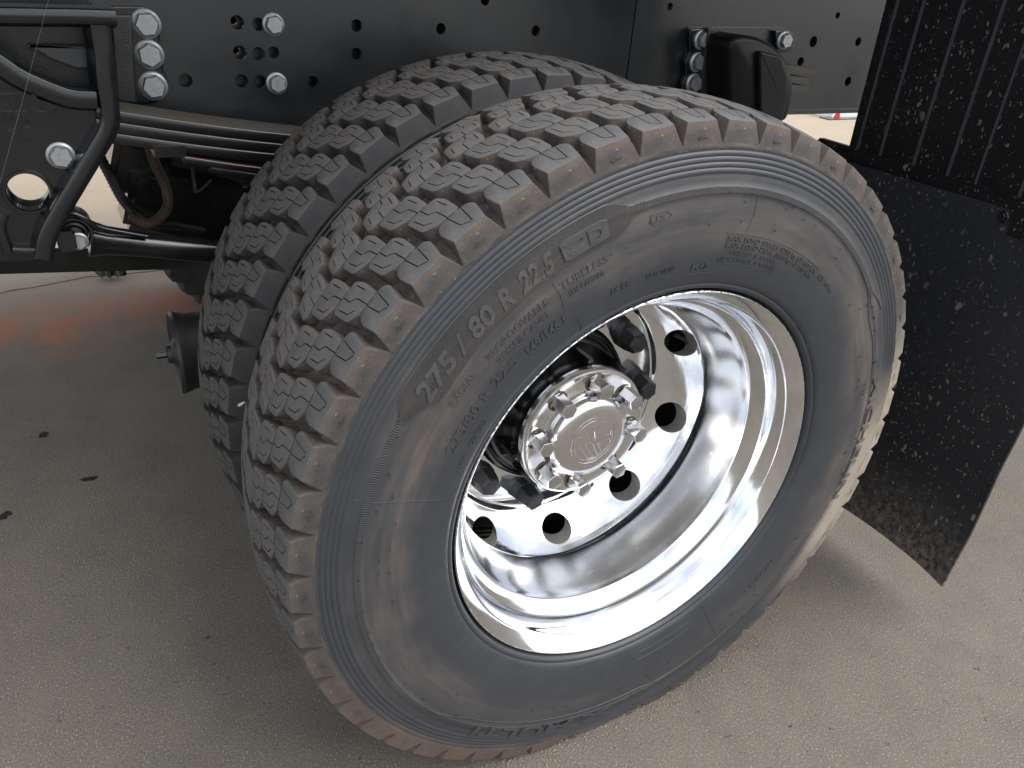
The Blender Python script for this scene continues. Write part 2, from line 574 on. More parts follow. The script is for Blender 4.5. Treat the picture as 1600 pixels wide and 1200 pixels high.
m_asphalt = mat_asphalt('asphalt')
m_sand = mat_sand('sand')
m_top_out = mat_rubber_top('tread_rubber_dusty', (.082, .082, .083), (.135, .122, .110), .75)
m_side_out = mat_rubber_side('tread_flank_brown_dust', (.045, .042, .040), (.122, .097, .083), .34, .72, .9)
m_should_out = mat_rubber_side('tread_shoulder_dust', (.056, .0545, .054), (.145, .113, .092), .40, .78, .95, .62)
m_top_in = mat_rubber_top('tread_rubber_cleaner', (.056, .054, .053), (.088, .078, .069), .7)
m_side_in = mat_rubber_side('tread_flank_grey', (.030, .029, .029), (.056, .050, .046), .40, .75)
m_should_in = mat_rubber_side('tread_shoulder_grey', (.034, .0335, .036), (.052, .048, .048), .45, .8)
m_wall = mat_sidewall('sidewall_rubber')
m_hatch = mat_sidewall('sidewall_slant_hatch', .6, 900, 2100.0, (.037, .038, .041))
m_band = mat_sidewall('sidewall_radial_hatch', .6, 900, 0.0)
m_letter = mat_sidewall('sidewall_lettering', .45, base=(.046, .049, .055))
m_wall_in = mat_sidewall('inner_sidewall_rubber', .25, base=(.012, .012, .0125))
m_alu = mat_alu('polished_aluminium')
m_alu_dull = mat_plain('dull_aluminium', (.42, .42, .41), .45, .9, .5, .2)
m_hole = mat_plain('machined_hole_wall', (.50, .48, .45), .42, .9, .5, .25, 70)
m_chrome = mat_chrome('hub_chrome')
m_chrome_cap = mat_chrome('hub_cap_chrome', False)
m_nut = mat_plain('plated_nut', (.63, .63, .635), .22, 1.0, .5, .10, 50)
m_rust = mat_plain('rust_ring', (.100, .072, .050), .8, 0.0, .3, .7, 160)
m_hub_black = mat_black_paint('hub_black', (.006, .006, .007), .18, .2, .2, .3, 90)
m_plastic = mat_plain('black_plastic', (.034, .035, .039), .38, 0.0, .5, .45, 25)
m_frame = mat_black_paint('frame_black', (.0125, .0150, .0175), .30, .12, .5, .16)
m_cast = mat_black_paint('cast_black', (.0050, .0066, .0084), .17, .55, .35, .10, 330)
m_cast_rough = mat_black_paint('cast_black_rough', (.012, .013, .014), .34, 1.4, .25, .5, 420)
m_spring = mat_black_paint('spring_black', (.0055, .0058, .0065), .20, .15, .25, .08)
m_spring_top = mat_plain('dusty_spring_top', (.060, .051, .043), .85)
m_red = mat_plain('red_oxide', (.050, .013, .009), .6, 0.0, .4, .5, 60)
m_zinc = mat_zinc('zinc_bolt')
m_hose = mat_plain('ribbed_hose', (.055, .036, .028), .6)
m_dark = mat_plain('satin_black', (.006, .006, .0065), .42, 0, .22)
m_rubber_plain = mat_plain('plain_black_rubber', (.014, .014, .014), .5)
m_flap = mat_spatter('mud_flap_rubber', (.0165, .0180, .022), .46, .95, (.09, .30))
m_guard = mat_spatter('guard_plastic', (.008, .008, .009), .38, .8)
m_white = mat_plain('white_paint', (.72, .71, .69), .5, 0, .5, .06)
m_redlens = mat_plain('red_reflector', (.55, .02, .02), .25)
m_tar = mat_plain('tar_spot', (.022, .021, .020), .9, 0, .15)
m_grass = mat_plain('grass_blade', (.07, .12, .03), .7)
m_crumb = mat_plain('dirt_crumbs', (.20, .175, .145), .95, 0, .2, .5, 25)

# ------------------------------------------------------------------ ground
bm = bmesh.new()
box(bm, (0, 0, -.15), (900, 900, .30))
tag(obj('asphalt_road', bm, m_asphalt, smooth=False), 'grey worn asphalt under the truck wheels', 'road', None, 'structure')

bm = bmesh.new()
top = []; N = 260
for i in range(N + 1):
    x = -6 + 16 * i / N
    y = 2.40 + .10 * math.sin(x * 1.3 + .6) + .03 * math.sin(x * 7.0) + random.uniform(-.012, .012)
    top.append((x, y))
v0 = [bm.verts.new((x, y, .002)) for x, y in top]
v1 = [bm.verts.new((x, y + .03 + random.uniform(0, .02), .018 + random.uniform(-.006, .006))) for x, y in top]
v2 = [bm.verts.new((x, y + .35, .030)) for x, y in top]
v3 = [bm.verts.new((x, 60, .034)) for x, y in top]
for A, B in ((v0, v1), (v1, v2), (v2, v3)):
    for i in range(N): bm.faces.new((A[i], A[i + 1], B[i + 1], B[i]))
tag(obj('sand_ground', bm, m_sand), 'pale sandy ground beyond the asphalt edge', 'ground', None, 'structure')

for (px, py, s, lab) in ((68, 679, .0115, 'black tar spot on the asphalt, upper right one of the pair left of the wheels'), (140, 748, .0120, 'black tar spot on the asphalt nearest the inner tyre'), (6, 806, .013, 'black tar spot cut by the left edge of the picture')):
    c = W(px, py, 'z', 0.0)
    bm = bmesh.new()
    ring = []; n = 22
    for i in range(n):
        a = 2 * PI * i / n
        r = s * (1 + .28 * math.sin(2 * a + px) + .18 * math.sin(5 * a + py) + random.uniform(-.12, .12))
        ring.append((r * math.cos(a) * 1.15, r * math.sin(a)))
    lo = [bm.verts.new((x, y, -.0008)) for x, y in ring]
    hi = [bm.verts.new((x * .8, y * .8, .0006)) for x, y in ring]
    for i in range(n): bm.faces.new((lo[i], lo[(i + 1) % n], hi[(i + 1) % n], hi[i]))
    bm.faces.new(hi)
    tag(obj('tar_spot', bm, m_tar, loc=(c.x, c.y, .0007)), lab, 'tar spot', 'tar spots on the asphalt')

# grass tuft by the asphalt edge
bm = bmesh.new(); g = W(172, 427, 'z', .02)
for i in range(46):
    a = random.uniform(0, 2 * PI); r = random.uniform(0, .05); h = random.uniform(.02, .055)
    p = Vector((g.x + r * math.cos(a), g.y + r * math.sin(a) * .6, .012)); q = Vector((random.uniform(-.03, .03), random.uniform(-.03, .03), h)); w = Vector((.004, .002, 0))
    vs = [bm.verts.new(p - w), bm.verts.new(p + w), bm.verts.new(p + q * .6 + w * .6), bm.verts.new(p + q)]
    bm.faces.new(vs)
tag(obj('grass_tuft', bm, m_grass), 'small green weed tuft at the sandy edge beyond the truck', 'grass', None, 'stuff')

# loose crumbs of dried mud round the tyre foot
bm = bmesh.new()
def crumb(x, y, s):
    n = 5; z = .0005
    top = bm.verts.new((x + random.uniform(-.2, .2) * s, y + random.uniform(-.2, .2) * s, z + s * random.uniform(.5, .9)))
    a0 = random.uniform(0, 6)
    vs = [bm.verts.new((x + s * random.uniform(.6, 1.1) * math.cos(a0 + 2 * PI * k / n), y + s * random.uniform(.5, 1.0) * math.sin(a0 + 2 * PI * k / n), z)) for k in range(n)]
    for k in range(n): bm.faces.new((vs[k], vs[(k + 1) % n], top))
for i in range(700):
    t = random.random()
    if t < .45:
        x = random.uniform(-.25, .40); y = .006 - abs(random.gauss(0, .022)) + .16 * max(0, abs(x) - .1) ** 1.3
        crumb(x, y, random.uniform(.001, .0034))
    else:
        crumb(random.uniform(-1.2, 1.1), random.uniform(-.55, 1.0), random.uniform(.001, .003))
tag(obj('mud_crumbs', bm, m_crumb), 'loose pale crumbs of dried mud scattered on the asphalt', 'crumbs', None, 'stuff')

# ------------------------------------------------------------------ tyre
NP = 53; PITCH = 360.0 / NP
YC = 0.1175                      # mid plane of the outer tyre
VH = 0.1205                      # half width of the tread
def crown(v): return .519 - .0135 * (v / VH) ** 2

SW = [(.2970, .0130), (.3005, .0100), (.3022, .0020), (.3034, -.0012), (.3052, -.0036), (.3085, -.0050), (.3105, -.0040), (.3125, -.0068), (.318, -.0085), (.326, -.0107), (.336, -.0128), (.348, -.0145), (.362, -.0158), (.378, -.0165),
      (.394, -.0166), (.408, -.0162), (.420, -.0155), (.4255, -.0151), (.4261, -.0157), (.4340, -.0147), (.4346, -.0141), (.441, -.0134), (.4465, -.0126)]
ring = []
for i in range(33):
    t = i / 32.0; r = .4480 + .0250 * t
    ring.append((r, -.0122 + .0030 * t - .0011 * abs(math.sin(PI * 4 * t)) ** .7))
SW = SW + ring + [(.4742, -.0090), (.4755, -.0096), (.4775, -.0092)]


def ysurf(r):
    for (a, ya), (b, yb) in zip(SW, SW[1:]):
        if a <= r <= b: return ya + (yb - ya) * (r - a) / (b - a)
    return SW[-1][1]


def make_carcass(mats):
    bm = bmesh.new()
    prof = list(SW)
    floor = [(-VH - .0060, .4790), (-VH - .0050, .4815), (-VH + .0005, .4850), (-VH + .0100, .4915)] + [(v, crown(v) - .0165) for v in (-.100, -.08, -.06, -.04, -.02, 0, .02, .04, .06, .08, .100)] + [(VH - .0100, .4915), (VH - .0005, .4850), (VH + .0050, .4815), (VH + .0060, .4790)]
    mid = [(r, YC + v) for v, r in floor]
    back = [(r, 2 * YC - y) for r, y in SW][::-1]
    n = 240
    rings = lathe(bm, prof + mid + back, n)
    a, b = len(prof), len(prof) + len(mid)
    bm.faces.ensure_lookup_table()
    k = len(prof) + len(mid) + len(back) - 1
    for i, f in enumerate(bm.faces):
        j = i % k
        f.material_index = 1 if a - 1 <= j <= b - 1 else 0
    bmesh.ops.recalc_face_normals(bm, faces=bm.faces)
    return me_from(bm, 'tyre', mats, 50)


DEG = .0089                        # metres along the tread per degree
def flip(pts, s=1.5): return [(u + s, -v) for u, v in pts][::-1]

BLK = {
    0: [(-2.45, -117), (2.2, -117), (2.65, -95), (2.1, -86), (1.4, -84.3), (-2.3, -84.3), (-2.95, -91)],
    1: [(-1.25, -81.8), (1.9, -81.8), (3.7, -74), (4.15, -47), (3.7, -43.2), (-.4, -43.2), (-1.1, -56)],
    2: [(.75, -40.8), (3.9, -40.8), (5.95, -31), (6.35, -4), (5.6, -.9), (1.4, -.9), (.85, -14)],
}
SIPE = {
    0: [[(-1.35, -86), (-1.15, -110)], [(-.95, -110), (.2, -104.5), (.65, -83)]],
    1: [[(.5, -83), (.8, -65), (1.75, -57.5), (1.95, -42)], [(3.35, -50), (3.0, -67), (2.0, -73.5)], [(-.25, -50), (-.55, -67)]],
    2: [[(2.3, -42), (2.6, -27), (3.6, -20), (3.8, 0)], [(5.4, -10), (5.0, -27), (4.1, -33)], [(1.75, -10), (1.45, -28)]],
}
for i in (0, 1, 2):
    BLK[5 - i] = flip(BLK[i]); SIPE[5 - i] = [flip(s)[::-1] for s in SIPE[i]]


def make_block(idx, mats):
    pts = [Vector((u * DEG, v * VH / 117)) for u, v in BLK[idx]]
    area = sum(pts[i - 1].x * pts[i].y - pts[i].x * pts[i - 1].y for i in range(len(pts)))
    if area < 0: pts = pts[::-1]
    sh = idx in (0, 5)
    rad = [(.0012 if abs(p.y) > VH - .0005 else .0042) for p in pts]
    P = offset_poly(round_poly(pts, rad, 3), .0005)
    P = [Vector((p.x, max(-VH, min(VH, p.y)))) for p in P]
    cx = sum(p.x for p in P) / len(P)
    layers = []
    for off, w in ((.0010, -.0185), (0.0, -.0011), (-.00045, -.00035), (-.0012, 0.0)):
        Q = offset_poly(P, off)
        L = []
        for p0, q in zip(P, Q):
            x, y, ww = q.x, q.y, w
            if sh and abs(p0.y) > VH - .0015:                     # flank running down to the sidewall
                s = math.copysign(1, p0.y)
                if w < -.01: x = cx + (q.x - cx) * 1.44; y = s * (VH + .0066); ww = -.0282
                else: y = s * min(abs(q.y), VH)
            L.append((x, y, ww))
        layers.append(L)
    bm = bmesh.new()
    rings = [[bm.verts.new(v) for v in L] for L in layers]
    n = len(P)
    for A, B in zip(rings, rings[1:]):
        for k in range(n): bm.faces.new((A[k], A[(k + 1) % n], B[(k + 1) % n], B[k]))
    bm.faces.new(rings[0][::-1]); bm.faces.new(rings[-1])
    bmesh.ops.triangulate(bm, faces=[f for f in bm.faces if len(f.verts) > 4])
    cut = bmesh.new()
    for line in SIPE[idx]:
        L = [Vector((u * DEG, v * VH / 117)) for u, v in line]
        hw = .00068
        left, right = [], []
        for i, p in enumerate(L):
            d0 = (p - L[i - 1]).normalized() if i else (L[1] - p).normalized()
            d1 = (L[i + 1] - p).normalized() if i < len(L) - 1 else d0
            nn = Vector((-(d0 + d1).y, (d0 + d1).x)).normalized()
            s = hw / max(nn.dot(Vector((-d0.y, d0.x))), .5)
            left.append(p + nn * s); right.append(p - nn * s)
        poly = left + right[::-1]
        lo = [cut.verts.new((p.x, p.y, -.0055)) for p in poly]; hi = [cut.verts.new((p.x, p.y, .004)) for p in poly]
        for k in range(len(poly)): cut.faces.new((lo[k], lo[(k + 1) % len(poly)], hi[(k + 1) % len(poly)], hi[k]))
        cut.faces.new(lo[::-1]); cut.faces.new(hi)
    bm = boolean(bm, cut)
    # which faces are tread surface, flank or shoulder
    bm.normal_update()
    for f in bm.faces:
        c = f.calc_center_median(); nrm = f.normal
        if nrm.z > .55 and c.z > -.0025: f.material_index = 0
        elif sh and abs(c.y) > VH - .001 and abs(nrm.y) > .6: f.material_index = 2
        else: f.material_index = 1
    bmesh.ops.triangulate(bm, faces=bm.faces)
    for v in bm.verts:
        u, y, w = v.co
        th = R_(u / DEG); r = crown(y) + w
        v.co = (r * math.cos(th), YC + y, r * math.sin(th))
    return me_from(bm, 'tread_block', mats, 30)


def rows_for(idx, k):
    return 0.0


def tread(tyre, mats, phase):
    meshes = [make_block(i, mats) for i in range(6)]
    for k in range(NP):
        for idx in range(6):
            mid = sum(u for u, v in BLK[idx]) / len(BLK[idx])
            a = phase + k * PITCH
            t = (a + mid + 90 + 180) % 360 - 180
            if abs(t) < 6.5 * 2 * .98 - (0 if idx in (0, 5) else 0): continue       # the few in the contact patch
            o = link('tread_block', meshes[idx], tyre)
            o.rotation_euler = (0, -R_(a), 0)


def polar_obj(name, grid, mats, parent, sharp=40):
    """grid[i][j] = (theta in degrees, R, lift above the sidewall)"""
    bm = bmesh.new()
    V = [[bm.verts.new((r * math.cos(R_(t)), ysurf(r) - h, r * math.sin(R_(t)))) for t, r, h in row] for row in grid]
    for A, B in zip(V, V[1:]):
        for j in range(len(A) - 1): bm.faces.new((A[j], A[j + 1], B[j + 1], B[j]))
    bmesh.ops.recalc_face_normals(bm, faces=bm.faces)
    bm.normal_update()
    if sum(f.normal.y for f in bm.faces) > 0: bmesh.ops.reverse_faces(bm, faces=bm.faces)
    return obj(name, bm, mats, parent, sharp)


def interp(tab, t):
    tab = sorted(tab)
    if t <= tab[0][0]: return tab[0][1]
    for (a, ra), (b, rb) in zip(tab, tab[1:]):
        if t <= b:
            s = (t - a) / (b - a); s = s * s * (3 - 2 * s)
            return ra + (rb - ra) * s
    return tab[-1][1]


def wall_text(body, t0, t1, r0, h, parent, off=0.0, lift=.0009, mat=None, space=1.0, shear=0.0, name='lettering'):
    bm = text_bm(body, off, .5, 2 if h < .012 else 3, space)
    xs = [v.co.x for v in bm.verts]; ys = [v.co.y for v in bm.verts]
    x0, x1 = min(xs), max(xs); cap = .70
    for v in bm.verts:
        u = (v.co.x - x0) / (x1 - x0); q = v.co.y / cap
        r = r0 + q * h
        t = t0 + (t1 - t0) * u - shear * q
        y = ysurf(min(max(r, .30), .476)) - (lift if v.co.z > 0 else -.0008)
        v.co = (r * math.cos(R_(t)), y, r * math.sin(R_(t)))
    bmesh.ops.recalc_face_normals(bm, faces=bm.faces)
    return obj(name, bm, mat or m_letter, parent, 40)


def wall_line(pts, parent, w=.0009, h=.0008, name='mould_line', mat=None):
    """a raised line along (theta, R) points"""
    bm = bmesh.new()
    P = []
    for (a, ra), (b, rb) in zip(pts, pts[1:]):
        n = max(2, int(max(abs(b - a) * .8, abs(rb - ra) / .006)))
        P += [(a + (b - a) * i / n, ra + (rb - ra) * i / n) for i in range(n)]
    P.append(pts[-1])
    Q = [Vector((r * math.cos(R_(t)), r * math.sin(R_(t)))) for t, r in P]
    L = []
    for i, q in enumerate(Q):
        d = (Q[min(i + 1, len(Q) - 1)] - Q[max(i - 1, 0)]).normalized(); nn = Vector((-d.y, d.x))
        row = []
        for o_, hh in ((-w, -.0004), (-w * .5, h), (w * .5, h), (w, -.0004)):
            s = q + nn * o_
            row.append(bm.verts.new((s.x, ysurf(min(max(s.length, .2976), .4774)) - hh, s.y)))
        L.append(row)
    for A, B in zip(L, L[1:]):
        for j in range(3): bm.faces.new((A[j], A[j + 1], B[j + 1], B[j]))
    bmesh.ops.recalc_face_normals(bm, faces=bm.faces)
    bm.normal_update()
    if sum(f.normal.y for f in bm.faces) > 0: bmesh.ops.reverse_faces(bm, faces=bm.faces)
    return obj(name, bm, mat or m_letter, parent, 60)


def arc_pts(t0, t1, r, n=14): return [(t0 + (t1 - t0) * i / n, r) for i in range(n + 1)]


wheel = thing('truck_wheel', 'polished aluminium outer truck wheel with chunky dusty tyre nearest the camera', 'wheel', (0, 0, ZG), 'dual rear wheels')
tyre = link('tyre', make_carcass([m_wall, m_side_out]), wheel)
tread(tyre, [m_top_out, m_side_out, m_should_out], 127.0 - .45)

# decorated band and size panel
PIN = [(-0.0, .4262)]
tin = [(151.5, .4262), (149.5, .4180), (146.5, .4015), (143.5, .4005), (136, .4035), (126, .4050), (116, .4040), (108.6, .4048), (106.6, .4110), (104.6, .4215), (102.5, .4262)]
tout = [(150.8, .4340), (148.5, .4440), (146.5, .4466), (109.0, .4466), (107.3, .4420), (105.6, .4352), (104.5, .4340)]
grid = []
n = 150
for i in range(n + 1):
    t = 102.5 + 49.0 * i / n
    a, b = interp(tin, t), interp(tout, t)
    grid.append([(t, a - .0004, -.0004)] + [(t, a + (b - a) * j / 8, .0007) for j in range(9)] + [(t, b + .0004, -.0004)])
polar_obj('size_panel', grid, m_hatch, tyre)
for t0, t1 in ((151.5, 205.0), (36.0, 102.5)):
    n = int(abs(t1 - t0))
    polar_obj('decorated_band', [[(t0 + (t1 - t0) * i / n, .4266 + .0068 * j / 3, .0005) for j in range(4)] for i in range(n + 1)], m_band, tyre)
wall_line([(t, r - .0004) for t, r in sorted(tin)], tyre, .0010, .0011, 'panel_edge')
wall_line([(t, r + .0004) for t, r in sorted(tout)], tyre, .0008, .0009, 'panel_edge')
wall_text('275', 147.2, 139.6, .4120, .0225, tyre, .030, .0016, shear=.6)
wall_text('/', 138.4, 136.7, .4110, .0240, tyre, .012, .0016, shear=.6)
wall_text('80', 135.4, 130.9, .4120, .0225, tyre, .030, .0016, shear=.6)
wall_text('R', 129.3, 127.0, .4120, .0225, tyre, .034, .0016, shear=.6)
wall_text('22.5', 125.6, 119.6, .4120, .0225, tyre, .030, .0016, shear=.6)
# badge with a D
bx0, bx1, br0, br1 = 117.6, 109.4, .4105, .4345
bd = [(bx0, br0 + .002), (bx0 - .5, br0), (bx1 + 1.0, br0 + .0005), (bx1, br0 + .006), (bx1 + .1, br1 - .007), (bx1 + 1.2, br1), (bx0 - .8, br1), (bx0, br1 - .003)]
grid = []
for i in range(17):
    t = bx0 + (bx1 - bx0) * i / 16
    e = 1 - max(0, (abs(i - 8) - 6) / 2.0) * .18
    c = (br0 + br1) / 2; h = (br1 - br0) / 2 * e
    grid.append([(t, c - h, .0006), (t, c - h + .0008, .0022), (t, c, .0022), (t, c + h - .0008, .0022), (t, c + h, .0006)])
polar_obj('badge', grid, m_letter, tyre)
wall_text('D', 113.0, 110.2, .4150, .0165, tyre, .02, .0034)
for pp in ([(117.0, .4290), (114.0, .4290)], [(114.0, .4290), (113.9, .4260), (114.6, .4235), (116.3, .4235)], [(116.9, .4210), (114.4, .4165)], [(116.6, .4165), (115.5, .4150)]):
    wall_line(pp, tyre, .0009, .0030, 'badge_drawing')
# smaller moulded words
wall_text('REGROOVABLE', 136.3, 122.8, .3800, .0095, tyre, .006, .0010)
wall_text('RESSULCAVEL', 135.6, 123.4, .3655, .0085, tyre, .004, .0009)
wall_text('TUBELESS', 119.9, 110.4, .3835, .0098, tyre, .006, .0010)
wall_text('SEM CAMARA', 119.0, 111.6, .3705, .0075, tyre, .004, .0009)
wall_text('RADIAL', 146.0, 139.4, .3800, .0095, tyre, .004, .0009)
wall_text('275/80 R 22.5', 154.3, 133.2, .3465, .0135, tyre, .002, .0012)
wall_text('149/146 L', 130.8, 120.9, .3425, .0125, tyre, .010, .0013)
wall_text('16 PR', 110.8, 106.2, .3390, .0085, tyre, .010, .0010)
wall_text('REACTION', 102.5, 96.0, .3380, .0075, tyre, .004, .0009)
wall_text('M+S', 91.2, 87.0, .3330, .0095, tyre, .008, .0012)
wall_text('MAX. LOAD SINGLE 3250 kg AT 850 kPa', 84.0, 55.6, .3690, .0060, tyre, .010, .0011)
wall_text('MAX. LOAD DUAL 3000 kg AT 850 kPa', 84.0, 56.0, .3605, .0060, tyre, .010, .0011)
wall_text('TREAD 5 STEEL', 82.5, 68.0, .3515, .0050, tyre, .004, .0009)
wall_text('SIDEWALL 1 STEEL', 85.0, 67.0, .3430, .0050, tyre, .004, .0009)
wall_text('8.25  149/146', 54.0, 47.5, .3700, .0060, tyre, .008, .0010)
wall_text('DOT 2823', 152.0, 146.0, .3255, .0070, tyre, .010, .0011)
wall_text('ANIX', 158.6, 154.6, .3245, .0075, tyre, .004, .0010)
wall_text('MICHELIN', -36.5, -47.5, .3660, .0110, tyre, .008, .0012)
wall_text('MICHELIN', 14.5, -17.0, .4262, .0175, tyre, .016, .0024)
wall_text('X MULTI', -91.0, -127.0, .4285, .0165, tyre, .014, .0022)
for t0, t1, r in ((84.6, 55.0, .3780), (84.6, 66.0, .3395)):
    wall_line(arc_pts(t0, t1, r), tyre, .0006, .0006)
wall_line([(100.9, .4030), (98.6, .4040), (97.6, .4100), (98.8, .4160), (101.6, .4160), (102.0, .4080), (100.9, .4030)], tyre, .0007, .0008, 'badge_drawing')
wall_text('U', 101.7, 100.3, .4060, .0070, tyre, .02, .0010)
wall_text('3', 100.0, 98.7, .4060, .0070, tyre, .02, .0010)
# panel outlines and mould seams
wall_line([(44, .4262), (39.5, .4262), (36.5, .4225), (32.5, .4165), (29.5, .4165), (26, .4200), (10, .4225), (-12, .4232), (-40, .4236), (-74, .4236), (-79, .4225), (-82.5, .4165), (-86, .4150), (-110, .4150), (-130, .4160), (-134, .4200), (-138, .4255), (-142, .4262)], tyre, .0008, .0010, 'panel_edge')
wall_line([(38.5, .4300), (36.5, .4345), (34, .4400), (31, .4440)], tyre, .0008, .0010, 'panel_edge')
wall_line([(t, .4338) for t in range(-138, -205, -6)], tyre, .0007, .0007)
for t, a, b in ((165.1, .329, .4248), (165.0, .4352, .4465), (32.6, .312, .398), (-15.2, .312, .404), (-151.0, .313, .424), (-148.6, .4352, .4465), (-60.0, .312, .4230), (120.9, .360, .3990), (119.2, .314, .337), (80.0, .3805, .4245)):
    wall_line([(t, a), (t - .4, (a + b) / 2), (t, b)], tyre, .00055, .0006)
for t0, t1, r in ((93, 85.5, .3275), (-66, -84, .3300), (-67, -84, .3440)):
    wall_line(arc_pts(t0, t1, r), tyre, .0006, .0006)
# direction arrows on the lug flanks are moulded lines
bm = bmesh.new()
for k in range(0, NP):
    a = 126.55 + k * PITCH - .2
    for (du, w0), (dv, w1) in (((-.8, .4880), (.7, .4880)), ((.85, .4880), (.25, .4900)), ((.85, .4880), (.25, .4860))):
        if k % 2: continue
        def P3(t, r):
            f = (r - .478) / .027
            yy = YC - VH - .0066 + (.0066) * f
            return Vector((r * math.cos(R_(a + t)), yy - .0004, r * math.sin(R_(a + t))))
        p, q = P3(du, w0), P3(dv, w1)
        d = (q - p).normalized(); nn = Vector((-d.z, 0, d.x)) * .0003
        vs = [bm.verts.new(p - nn), bm.verts.new(q - nn), bm.verts.new(q + nn), bm.verts.new(p + nn)]
        f = bm.faces.new(vs)
        e = bmesh.ops.extrude_face_region(bm, geom=[f])
        bmesh.ops.translate(bm, verts=[g for g in e['geom'] if isinstance(g, bmesh.types.BMVert)], vec=(0, -.0006, 0))
bmesh.ops.recalc_face_normals(bm, faces=bm.faces)
tag(obj('arrow_mark', bm, m_should_out, tyre, smooth=False), kind='stuff')
# tiny rubber hairs left by the mould vents
bm = bmesh.new()
for i in range(120):
    t = random.uniform(-180, 180); r = random.choice([.391, .404, .418, .4262, .4262]) + random.uniform(-.002, .002)
    if 102 < t < 150 and r > .396: continue
    p = Vector((r * math.cos(R_(t)), ysurf(r), r * math.sin(R_(t))))
    l = random.uniform(.004, .009); s = random.uniform(-.6, .6)
    q = p + Vector((l * math.cos(R_(t + 90 + 40 * s)), -.002, l * math.sin(R_(t + 90 + 40 * s))))
    tube(bm, [p + Vector((0, .001, 0)), (p + q) / 2 + Vector((0, -.0016, 0)), q], [.0006, .00045, .0003], 5)
tag(obj('mould_hair', bm, m_rubber_plain, tyre), kind='stuff')

# ------------------------------------------------------------------ rim
def dense(ctrl, step=.003):
    out = smooth_path([(r, y, 0) for r, y in ctrl], 6)
    return [(p.x, p.y) for p in out]

lip = [(.2952, .0130), (.2975, .0080), (.2985, .0040), (.2982, .0014), (.2970, .0006)]
face = [(.2962, .0010), (.2830, .0172), (.2815, .0186)]
step1 = dense([(.2806, .0200), (.2790, .0240), (.2735, .0330), (.2695, .0430), (.2680, .0490)])
step2 = dense([(.2670, .0516), (.2610, .0565), (.2550, .0635), (.2510, .0700), (.2496, .0750), (.2475, .0850), (.2430, .1020), (.2370, .1250), (.2325, .1430), (.2312, .1500), (.2312, .1540)])
well = dense([(.2330, .1575), (.2400, .1600), (.2580, .1615), (.2680, .1650), (.2715, .1720), (.2715, .1800), (.2690, .1890), (.2660, .1955)])
DISC = [(.2635, .2000), (.2595, .2068), (.2545, .2145), (.2500, .2208), (.2455, .2265), (.2405, .2323), (.2350, .2383), (.2290, .2438), (.2225, .2482), (.2165, .2518), (.2120, .2540)]
flat = [(.2100, .2552), (.2080, .2572), (.2062, .2600), (.2040, .2618), (.2010, .2626), (.1450, .2630), (.1420, .2640), (.1405, .2670), (.1405, .2850)]
bm = bmesh.new()
lathe(bm, lip + face, 192)
lathe(bm, face[-1:] + step1 + step2 + well + DISC[:1], 192)
lathe(bm, DISC[-1:] + flat, 192)
bmesh.ops.remove_doubles(bm, verts=bm.verts, dist=1e-5)
# disc with ten hand holes: one ring of patches, every point lying on the dished profile
arc = [0.0]
for (a, ya), (b, yb) in zip(DISC, DISC[1:]): arc.append(arc[-1] + math.hypot(b - a, yb - ya))
def disc_at(s):
    for i in range(len(arc) - 1):
        if s <= arc[i + 1] + 1e-9:
            t = (s - arc[i]) / (arc[i + 1] - arc[i])
            return DISC[i][0] + (DISC[i + 1][0] - DISC[i][0]) * t, DISC[i][1] + (DISC[i + 1][1] - DISC[i][1]) * t
    return DISC[-1]
SC = arc[-1] * .435; RH = .0288; RREF = disc_at(SC)[0]
HOLE_A = 21.56
def disc_pt(s, ang, d=0.0):
    r, y = disc_at(min(max(s, 0), arc[-1]))
    return Vector((r * math.cos(ang), y + d, r * math.sin(ang)))
hole_walls = []
for h in range(10):
    a0 = R_(HOLE_A + 36 * h); half = R_(18)
    n = 20
    bnd = []
    for i in range(n): bnd.append((arc[-1] * i / n, -half))
    for i in range(n): bnd.append((arc[-1], -half + 2 * half * i / n))
    for i in range(n): bnd.append((arc[-1] * (1 - i / n), half))
    for i in range(n): bnd.append((0.0, half - 2 * half * i / n))
    rings = []
    K = 9
    for k in range(K + 1):
        t = (k / K) ** 1.4; row = []
        for s, da in bnd:
            ds, dx = s - SC, da * RREF
            L = math.hypot(ds, dx)
            cs, cx_ = ds / L * RH, dx / L * RH
            row.append(bm.verts.new(disc_pt(SC + cs + (ds - cs) * t, a0 + (cx_ + (dx - cx_) * t) / RREF)))
        rings.append(row)
    nb = len(bnd)
    for A, B in zip(rings, rings[1:]):
        for k in range(nb): bm.faces.new((A[k], A[(k + 1) % nb], B[(k + 1) % nb], B[k]))
    # wall of the hole, a softened edge then straight inwards
    prev = None; hw = bmesh.new(); hole_walls.append(hw)
    ax = Vector((math.cos(a0) * .62, .78, math.sin(a0) * .62)).normalized()
    ax = Vector((math.cos(a0) * -.25, .97, math.sin(a0) * -.25)).normalized()
    for dd, sh in ((0.0, 1.0), (.0016, .975), (.022, .96)):
        row = []
        for s, da in bnd:
            ds, dx = s - SC, da * RREF; L = math.hypot(ds, dx)
            p = disc_pt(SC + ds / L * RH * sh, a0 + dx / L * RH * sh / RREF)
            row.append(hw.verts.new(p + ax * dd))
        if prev:
            for k in range(nb): hw.faces.new((prev[k], prev[(k + 1) % nb], row[(k + 1) % nb], row[k]))
        prev = row
bmesh.ops.remove_doubles(bm, verts=bm.verts, dist=2e-5)
bmesh.ops.recalc_face_normals(bm, faces=bm.faces)
bm.normal_update()
bm.faces.ensure_lookup_table()
f0 = min(bm.faces, key=lambda f: f.calc_center_median().y)
rim = obj('rim', bm, m_alu, wheel, 25)
for hw in hole_walls:
    bmesh.ops.recalc_face_normals(hw, faces=hw.faces)
    obj('hand_hole_wall', hw, m_hole, rim, 40)
